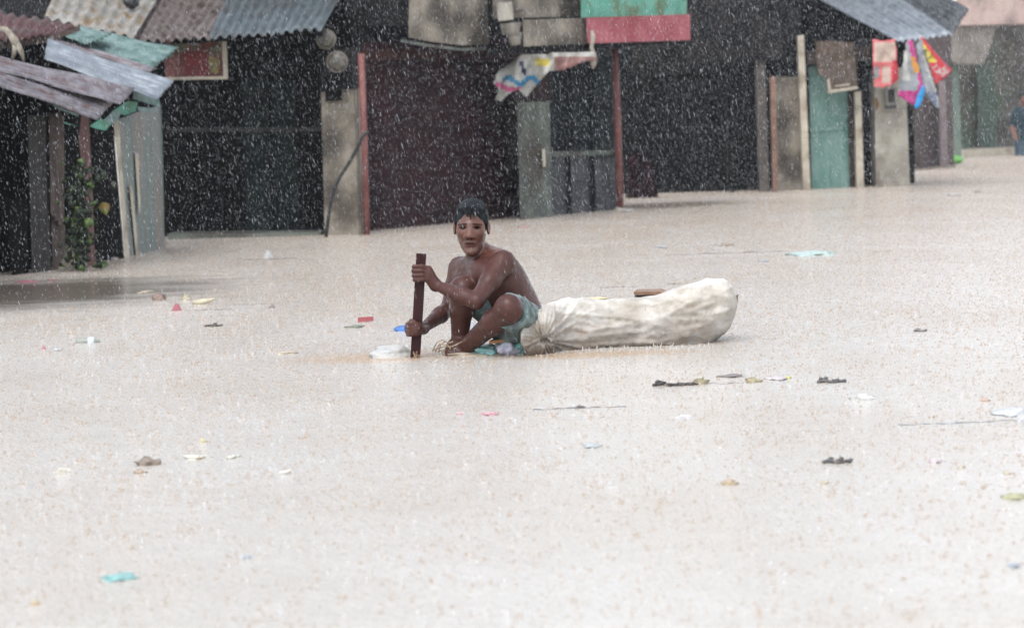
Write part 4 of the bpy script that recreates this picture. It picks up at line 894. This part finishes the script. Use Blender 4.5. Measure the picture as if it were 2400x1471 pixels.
tag(obj('blue_plastic', *blob(W(962, 770)+[0, 0, .0], (.055, .10, .012), 3, 3, .5), M('blue_film', lin((44, 110, 196)), lin((70, 140, 214)), .35, 12), smooth=True), 'bright blue scrap of plastic floating behind the paddle', 'plastic scrap')
# paddle splash
sp_ = MB()
for i in range(26):
    a = r5.uniform(0, 6.28); c = B(975+r5.gauss(0, 7), 829, -.17+r5.gauss(0, .02)); c[2] = -.003; h_ = r5.uniform(.008, .03)
    sp_.add(*tube([c, c+[math.cos(a)*.006, math.sin(a)*.006, h_*.6], c+[math.cos(a)*.012, math.sin(a)*.012, h_]], [.005, .003, .0015], 5))
sx_ = sp_.build('paddle_splash', bpy.data.materials['splash_water'], smooth=True); tag(sx_, 'small splash round the foot of the paddle', 'splash', kind='stuff')
# brighter splash spikes along the sack
n_ = 80; X = np.linspace(1262, 1672, n_)+rng.normal(size=n_)*4; p0 = np.array([W(x, np.interp(x, [1262, 1672], [820, 808])+abs(rng.normal())*4) for x in X]); p0[:, 2] = -.002
hh = .004+.016*rng.random(n_)**2; p1 = p0+np.stack([.004*rng.normal(size=n_), .003*rng.normal(size=n_), hh], 1)
tag(spindles('sack_splashes', p0, p1, .0016+.0016*rng.random(n_), drop_mat('bright_splash', (.85, .82, .76), .6), 5, .3), 'row of bright little splashes along the foot of the sack', 'splashes', kind='stuff')
# stool behind the sack, foam on it
stl = empty('wooden_stool', P(1520, 740, 10.95)*[1, 1, 0], 'small brown wooden stool top showing behind the white sack', 'stool')
yy = 10.95; v, f = prism([P(1485, 684, yy), P(1545, 683, yy), P(1556, 688, yy), P(1556, 691, yy), P(1486, 691, yy)], np.array([.02, .16, 0])); obj('stool_top', v, f, M('stool_wood', lin((124, 92, 72)), lin((150, 116, 92)), .6, 14), stl)
v, f = prism([P(1492, 691, yy+.02), P(1540, 691, yy+.02), P(1546, 790, yy), P(1478, 790, yy)], np.array([.0, .12, 0])); obj('stool_side', v, f, black_rubber, stl)
tag(obj('yellow_foam', *blob(P(1398, 704, 10.62), (.055, .03, .014), 6, 3, .45), M('cream_foam', lin((224, 212, 178)), lin((206, 190, 150)), .7, 30, .003), smooth=True), 'crumbly cream foam lying on the back of the white sack', 'foam')

# ================================================================== FLOATING RUBBISH
def fmat(c, trans=0, rough=.5):
    g_ = sum(c)/3; c = [int(((x*.7+g_*.3)*.96)*.84+k_*.16) for x, k_ in zip(c, (216, 210, 204))]; nm = 'debris_%02x%02x%02x' % tuple(c); l_ = lin(c); return M(nm, l_, tuple(x*.72 for x in l_), rough, 40, .002, trans=trans)
FN = {'blob': 0}
def deb(name, kind, px, py, wp, hp, c, label, cat, seed=1, rz=0, group=None):
    s_ = sc(px, py+hp*.35); base = W(px, py+hp*.35); w_ = wp*s_; h_ = hp*s_; mt = fmat(c)
    if kind == 'blob': v, f = blob(base+[0, 0, -h_*.08], (w_/2, w_*.38, h_*.8), seed, 3, .42, 2.2)
    elif kind == 'flat': v, f = blob(base, (w_/2, max(w_*.5, hp*s_*4), max(.006, h_*.5)), seed, 3, .35, 1.8)
    elif kind == 'twig':
        r_ = random.Random(seed); mb = MB(); k = max(3, int(wp/25))
        for i in range(k):
            x0 = (r_.random()-.5)*w_*.9; L = w_*r_.uniform(.15, .5); a = r_.gauss(0, .35)
            p = base+[x0, r_.gauss(0, .03), r_.uniform(.0, max(.004, h_*.4))]; q = p+[math.cos(a)*L*.6, math.sin(a)*L*.6, r_.uniform(0, h_*.5)]
            mb.add(*tube([p, .5*(p+q)+[0, 0, .003], q], [.003+h_*.08, .004+h_*.12, .002], 6))
        mb.add(*tube([base+[(t-.5)*w_*.92, .01*math.sin(t*9), .004+h_*.1*math.sin(t*7)] for t in np.linspace(0, 1, 12)], .003+h_*.10, 6))
        if hp > 8: mb.add(*blob(base+[w_*.12, 0, h_*.1], (w_*.14, w_*.1, h_*.55), seed, 3, .5))
        v, f = np.vstack(mb.v), mb.f
    elif kind == 'line':
        pts = [base+[(t-.5)*w_, .06*(nz((t*4, seed, 0)))-.25*(t-.5)*0, .001+.002*nz((t*9, 0, seed))] for t in np.linspace(0, 1, 16)]; v, f = tube(pts, [max(.0004, (.0015+h_*.35)*(.35+1.6*nz((t*14, seed, 2)))) for t in np.linspace(0, 1, 16)], 6)
    elif kind == 'husk':
        pts = [base+[(t-.5)*w_, 0, h_*(.15+.55*t*t+.15*(1-t)**3)] for t in np.linspace(0, 1, 9)]; v, f = tube(pts, [max(.004, h_*.42*math.sin(math.pi*min(.97, .12+t*.86))) for t in np.linspace(0, 1, 9)], 9)
    elif kind == 'tri': v, f = prism([base+[-w_/2, 0, 0], base+[w_/2, 0, 0], base+[w_*.08, 0, h_], base+[-w_*.05, .0, h_*.95]], np.array([.01, w_*.6, -h_*.2]))
    elif kind == 'card': v, f = prism([base+[-w_/2, 0, h_*.1], base+[w_/2, 0, h_*.2], base+[w_/2, .0, h_*1.05], base+[-w_*.48, 0, h_*.95]], np.array([0, .008, 0]))
    o = obj(name, v, f, mt, None, kind in ('blob', 'flat', 'twig', 'line', 'husk')); tag(o, label, cat, group); return o
LB, LC = 'floating rubbish', 'litter'
DEB = [
 ('coconut_husk','blob',372,697,30,20,(150,112,94),'round brown coconut husk floating left, beside a pink triangle','husk'),
 ('foam_lump','blob',436,698,26,14,(206,190,150),'small yellowish foam lump between the brown husk and the pale curved leaf sheath','foam'),
 ('leaf_sheath','husk',478,706,54,18,(222,206,158),'pale yellow boat-shaped leaf sheath floating on the left','leaf sheath'),
 ('pink_triangle','tri',412,722,20,18,(206,72,96),'pink triangular scrap sticking out of the water on the left','plastic scrap'),
 ('foam_lump','flat',344,682,38,8,(206,178,140),'flat tan foam scrap just behind the brown coconut husk','foam'),
 ('twig','twig',500,762,44,9,(84,78,72),'dark forked twig floating below the pale leaf sheath','twig'),
 ('red_card','card',857,751,37,13,(200,56,62),'red rectangular card standing on edge left of the boy','card'),
 ('green_wrapper','flat',834,763,44,8,(110,130,104),'crumpled green and grey wrapper touching the red card','wrapper'),
 ('white_bag','tri',627,597,20,18,(206,210,212),'peaked white bag floating behind, in front of the dark closed shop','bag'),
 ('leaf_scum','line',620,606,150,5,(110,104,104),'thin dark line of scum under the peaked white bag','scum'),
 ('pink_strip','flat',62,659,50,5,(214,78,116),'pink plastic strip at the near edge of the dark calm water, left','plastic scrap'),
 ('pink_strip','flat',122,656,26,3,(196,84,104),'smaller pink plastic strip right of the longer one by the shack','plastic scrap'),
 ('white_lump','blob',268,606,16,8,(190,178,168),'small pale lump at the foot of the metal panel of the shack','foam'),
 ('dark_lump','blob',638,718,14,10,(128,118,118),'small grey lump trailing a scum line right of the leaf sheath','litter'),
 ('leaf_scum','line',600,712,110,3,(150,142,140),'faint grey scum line right of the pale leaf sheath','scum'),
 ('leaf_scum','line',500,724,90,5,(140,132,132),'faint scum line just under the pale leaf sheath','scum'),
 ('pink_scrap','blob',103,815,9,9,(216,90,110),'tiny pink scrap below the clear bottle at left','plastic scrap'),
 ('foam_crumb','blob',168,780,14,8,(216,190,160),'tiny tan crumb just left of the clear bottle','foam'),
 ('white_crumb','flat',134,818,24,5,(214,216,216),'tiny white scrap right of the tiny pink one','foam'),
 ('foam_crumb','flat',672,826,46,5,(222,196,156),'flat tan foam scrap in the water left of the swollen white bag','foam'),
 ('leaf_scum','line',1700,591,280,7,(118,106,106),'long dark raft of twig scum stretching left of the pale green sheet','scum'),
 ('green_sheet','flat',1905,591,110,16,(186,222,214),'pale green plastic sheet floating at the end of the long dark scum line','plastic sheet'),
 ('white_wrapper','flat',1548,577,34,9,(186,186,188),'whitish wrapper with a dark edge behind the long scum line','wrapper'),
 ('brown_leaf','flat',1706,572,34,8,(178,150,122),'tan leaf floating just behind the long scum line','leaf'),
 ('dark_twig','line',1682,574,40,5,(120,110,104),'short dark twig touching the tan leaf','twig'),
 ('dark_twig','line',1580,664,34,5,(110,100,98),'short dark stick behind the sack, above the stool','twig'),
 ('blue_scrap','flat',1790,611,26,4,(150,162,184),'small blue-grey scrap in front of the long scum line','plastic scrap'),
 ('dark_twig','line',2070,588,44,3,(140,134,126),'thin stick floating alone right of the pale green sheet','twig'),
 ('dark_twig','line',1450,672,90,3,(150,142,140),'faint thin stick behind the sack','twig'),
 ('dark_twig','twig',2158,774,30,8,(134,126,124),'small grey twig alone in open water at right','twig'),
 ('twig_raft','twig',1578,899,104,13,(48,42,42),'black soggy twig clump at the left end of the drifting rubbish','twigs'),
 ('yellow_cup','blob',1643,892,38,19,(150,138,84),'dirty yellow cup stuck in the black twig clump','cup'),
 ('dark_leaf','flat',1712,881,58,3,(124,112,108),'thin dark leaf between the two yellow cups','leaf'),
 ('scum','line',1710,896,110,6,(190,178,180),'faint violet scum between the two yellow cups','scum'),
 ('yellow_cup','blob',1765,890,34,14,(178,162,104),'smaller yellow cup at the middle of the drifting rubbish','cup'),
 ('colourful_wrapper','flat',1824,885,50,10,(226,208,212),'pale pink wrapper at the right end of the drifting rubbish','wrapper'),
 ('yellow_scrap','blob',1846,884,14,8,(224,222,90),'bright yellow scrap attached to the pale pink wrapper','plastic scrap'),
 ('black_leaves','twig',1950,891,72,16,(88,84,86),'black leaf cluster right of the drifting rubbish','leaves'),
 ('foam_slab','blob',2020,929,58,17,(232,232,226),'white foam slab floating below the black leaf cluster','foam'),
 ('foam_crumb','flat',1605,974,36,8,(232,234,236),'small white foam scrap below the drifting rubbish','foam'),
 ('white_sheet','flat',2372,963,90,15,(224,232,236),'white plastic sheet at the right edge of the picture','plastic sheet'),
 ('white_sheet','tri',2412,968,60,66,(226,234,238),'upright white plastic corner cut by the right edge of the picture','plastic sheet'),
 ('bluish_line','line',2250,989,290,4,(160,178,190),'long bluish cord below the white plastic sheet at right','cord'),
 ('orange_scrap','flat',2308,936,22,6,(230,180,146),'small orange scrap above the bluish cord','plastic scrap'),
 ('dark_stick','line',1358,955,220,3,(104,106,112),'long thin dark stick floating in front of the sack','stick'),
 ('stick_knot','blob',1358,953,24,8,(74,78,86),'dark knot of weed halfway along the thin stick','weed'),
 ('pink_film','flat',1150,967,44,8,(246,160,172),'pale pink film floating left of the thin dark stick','plastic scrap'),
 ('pink_film','flat',1078,969,16,4,(246,176,184),'tiny pink shred left of the pale pink film','plastic scrap'),
 ('clear_film','flat',1386,1041,38,10,(196,206,204),'greyish film scrap below the thin dark stick','plastic scrap'),
 ('dark_twig','twig',1962,1080,70,14,(84,84,86),'dark twig with a black knob in the right foreground','twig'),
 ('foam_lump','blob',1711,1129,38,15,(214,182,132),'tan foam lump in the foreground left of the dark twig','foam'),
 ('foam_lump','blob',1931,1130,22,8,(222,202,160),'small cream foam lump below the dark twig','foam'),
 ('foam_lump','blob',2378,1162,50,17,(196,196,136),'yellow-green foam lump at the right edge','foam'),
 ('foam_lump','blob',2362,1107,26,8,(222,202,168),'small cream lump near the right edge above the yellow-green one','foam'),
 ('foam_lump','blob',2252,1094,22,8,(222,206,176),'small cream lump right of the dark foreground twig','foam'),
 ('pink_film','flat',2190,1078,34,8,(228,204,206),'faint pinkish film right of the dark foreground twig','plastic scrap'),
 ('foam_chip','tri',143,1103,38,13,(238,234,212),'white foam chip at the far left of the foreground','foam'),
 ('brown_foam','blob',345,1082,56,20,(152,128,108),'brown foam block in the left foreground','foam'),
 ('brown_foam','blob',330,1104,28,11,(196,164,132),'tan lump tucked under the brown foam block','foam'),
 ('cream_flakes','flat',462,1069,64,10,(238,234,204),'cream flakes right of the brown foam block','foam'),
 ('cream_flakes','blob',475,1031,18,13,(232,214,160),'small yellow flake above the cream flakes','foam'),
 ('cream_flakes','flat',546,1070,34,5,(234,232,210),'tiny pale flakes right of the cream flakes','foam'),
 ('white_chip','husk',668,1106,28,10,(238,236,222),'thin white chip alone in the foreground','foam'),
 ('turquoise_film','flat',278,1349,76,13,(120,212,206),'turquoise film floating near the bottom left','plastic scrap'),
 ('foam_lump','blob',83,1411,24,12,(222,184,128),'tan lump in the bottom left corner','foam'),
 ('blue_film','flat',578,1303,28,7,(196,206,214),'faint bluish film low in the foreground','plastic scrap'),
 ('blue_film','flat',2378,1325,28,6,(168,182,196),'bluish scrap near the bottom right edge','plastic scrap'),
 ('white_bag','flat',1468,490,34,12,(214,210,200),'crumpled white bag at the foot of the pink-red post','bag'),
 ('white_bag','flat',2236,455,36,7,(214,208,206),'small white bag floating in front of the brown plank house','bag'),
 ('dark_scrap','blob',2290,449,14,5,(130,116,112),'tiny dark scrap right of the small white bag','litter'),
 ('dark_twig','line',1832,472,36,4,(120,112,112),'short dark stick in front of the concrete pillar','twig'),
 ('pink_scrap','flat',1226,531,30,5,(216,130,124),'pink scrap at the foot of the mossy pillar, behind the boy','plastic scrap'),
 ('blue_scrap','line',1334,512,40,6,(104,108,122),'dark blue scrap near the foot of the grey lower wall','plastic scrap'),
 ('foam_lump','flat',1870,448,24,5,(214,200,170),'cream scrap at the foot of the cream post','foam'),
]
for i, d in enumerate(DEB): deb(d[0], d[1], d[2], d[3], d[4], d[5], d[6], d[7], d[8], seed=i+2)
# clear bottle
bt = empty('plastic_bottle', W(205, 800), 'clear plastic bottle floating on its side in the left foreground', 'bottle')
b0 = W(205, 803); s_ = sc(205, 803); k = s_*11
pts = [b0+[x*s_, 0, s_*2] for x in (-28, -25, -10, 8, 18, 25, 29)]
obj('bottle_body', *tube(pts, [k*.7, k, k*.95, k, k*.85, k*.5, k*.35], 14), M('clear_bottle', lin((196, 200, 190)), lin((176, 180, 168)), .15, 10, trans=.4), bt, True)
obj('label_band', *tube([b0+[2*s_, 0, s_*2], b0+[17*s_, 0, s_*2]], k*1.02, 14), M('pale_blue_label', lin((206, 220, 228)), rough=.3), bt, True)
# lime basin
v, f = blob(W(2240, 386)+[0, 0, .06], (.10, .10, .055), 4, 3, .08); tag(obj('lime_basin', v, f, M('lime_plastic', lin((92, 160, 66)), lin((110, 172, 82)), .4, 5), smooth=True), 'lime green basin floating at the foot of the mossy post', 'basin')

# ================================================================== PLANTS ON THE SHACK
def leaf(c, r_, ang, tilt, seed):
    V = []; F = []; n1 = 10
    for s in (0, 1):
        for i in range(n1+1):
            t = i/n1; wd = r_*.8*math.sin(math.pi*min(1, t**.75))*(1 if t < 1 else 0)
            for j in (-1, 0, 1):
                x = j*wd; y = -r_*1.9*t; V.append((x*math.cos(ang)-y*math.sin(ang), .25*abs(x)+tilt*y+s*.002+.006*math.sin(t*5+seed), x*math.sin(ang)+y*math.cos(ang)))
    N = 3*(n1+1)
    for i in range(n1):
        for j in range(2):
            a = i*3+j; F.append((a, a+1, a+4, a+3)); F.append((N+a, N+a+3, N+a+4, N+a+1))
    for i in range(n1):
        F.append((i*3, i*3+3, N+i*3+3, N+i*3)); F.append((i*3+2, N+i*3+2, N+i*3+5, i*3+5))
    return np.array(V)+c, F
pt = empty('vine_plant', W(200, 628), 'straggly vine with a few broad leaves climbing the front of the shack', 'plant')
YP = 16.7; lg = M('leaf_green', lin((84, 110, 44)), lin((54, 78, 30)), .45, 20, .001, trans=.2); lo_ = M('leaf_turning', lin((120, 92, 44)), lin((88, 104, 44)), .45, 14, trans=.2); ld = M('leaf_dark', lin((24, 36, 22)), lin((38, 52, 30)), .5, 14, trans=.1)
for i, (x, y, r_, a, mt) in enumerate([(240, 474, .042, .3, lo_), (213, 510, .036, -.5, lg), (262, 424, .030, .3, ld), (236, 404, .030, .6, ld)]):
    obj('leaf', *leaf(P(x, y, YP-.03), r_, a, .2, i), mt, pt, True)
for q in [[(222, 388), (244, 402), (258, 424)], [(196, 640), (200, 590), (192, 540), (206, 500), (212, 470), (200, 440), (196, 390)], [(206, 500), (230, 486), (240, 478)], [(160, 600), (175, 570), (190, 560)]]:
    obj('stem', *tube([P(x, y, YP) for x, y in q], .004, 6), ld, pt, True)
sm = MB(); r6 = random.Random(11)
for i in range(260):
    x = r6.gauss(190, 17); y = r6.uniform(380, 625); 
    if y > 560: x += r6.gauss(0, 10)
    v, f = leaf(P(x, y, YP+r6.uniform(-.04, .06)), r6.uniform(.008, .026), r6.uniform(-2, 2), r6.uniform(-.4, .4), i); sm.add(v, f, 0 if r6.random() < .8 else (1 if r6.random() < .85 else 2))
o = sm.build('small_leaves', [ld, lg, lo_], pt, True); o['kind'] = 'stuff'
v, f = prism([P(134, 634, 16.85), P(206, 628, 16.85), P(186, 588, 16.9), P(160, 578, 16.9)], np.array([0, .04, 0]))
tag(obj('cloth_heap', v, f, M('pale_heap', lin((132, 126, 112)), lin((96, 92, 84)), .8, 20, .004)), 'pale triangular board leaning in the water beneath the vine', 'board')

# ================================================================== FAR PERSON AT THE RIGHT EDGE
YQ = 38.6; Q_ = lambda px, py, d=0: P(px, py, YQ+d)
cx0 = 2404
s = SDF(np.minimum(Q_(cx0-60, 400), Q_(cx0+60, 200))-[0, .3, 0], np.maximum(Q_(cx0-60, 400), Q_(cx0+60, 200))+[0, .3, 0], .012)
s.ell(Q_(cx0-3, 232), (.075, .095, .11), None, .02); s.cap(Q_(cx0, 244), Q_(cx0, 256), .05, .06, .03)
s.ell(Q_(cx0, 276), (.17, .11, .16), None, .04); s.ell(Q_(cx0, 312), (.15, .11, .18), None, .05); s.cap(Q_(cx0-10, 330), Q_(cx0-11, 380), .085, .06, .04); s.cap(Q_(cx0+12, 330), Q_(cx0+12, 380), .085, .06, .04)
for q in (-1, 1): s.cap(Q_(cx0+q*24, 264), Q_(cx0+q*30, 300), .05, .042, .03); s.cap(Q_(cx0+q*30, 300), Q_(cx0+q*22, 326, -.12), .04, .03, .02)
s.cap(Q_(cx0-6, 234, -.1), Q_(cx0-6, 238, -.1), .015, .015, .01)
V, Qd = s.mesh(1); pz = quads_obj('person', V, Qd, M('far_skin', lin((120, 84, 70)), rough=.5), None)
tag(pz, 'distant person in dark teal clothes standing in the flood at the right edge', 'person')
s = SDF(np.minimum(Q_(cx0-60, 400), Q_(cx0+60, 200))-[0, .3, 0], np.maximum(Q_(cx0-60, 400), Q_(cx0+60, 200))+[0, .3, 0], .012)
s.ell(Q_(cx0, 276), (.19, .13, .165), None, .04); s.ell(Q_(cx0, 312), (.17, .13, .20), None, .05)
for q in (-1, 1): s.cap(Q_(cx0+q*24, 264), Q_(cx0+q*29, 290), .062, .055, .03)
V, Qd = s.mesh(1); quads_obj('shirt', V, Qd, M('dark_teal_shirt', lin((14, 40, 50)), lin((22, 52, 62)), .8, 8), pz)
s = SDF(np.minimum(Q_(cx0-60, 400), Q_(cx0+60, 200))-[0, .3, 0], np.maximum(Q_(cx0-60, 400), Q_(cx0+60, 200))+[0, .3, 0], .012)
s.cap(Q_(cx0-10, 330), Q_(cx0-11, 385), .10, .08, .04); s.cap(Q_(cx0+12, 330), Q_(cx0+12, 385), .10, .08, .04)
V, Qd = s.mesh(1); quads_obj('trousers', V, Qd, M('grey_blue_trousers', lin((60, 78, 90)), lin((74, 92, 104)), .8, 8), pz)
s = SDF(Q_(cx0-3, 232)-.2, Q_(cx0-3, 232)+.2, .008); s.ell(Q_(cx0-3, 229, .01), (.083, .10, .10), None, .01); s.half(Q_(cx0, 233), -np.array([0, -.6, 1.])/1.166)
V, Qd = s.mesh(1); quads_obj('hair', V, Qd, MATS['wet_black_hair'], pz)
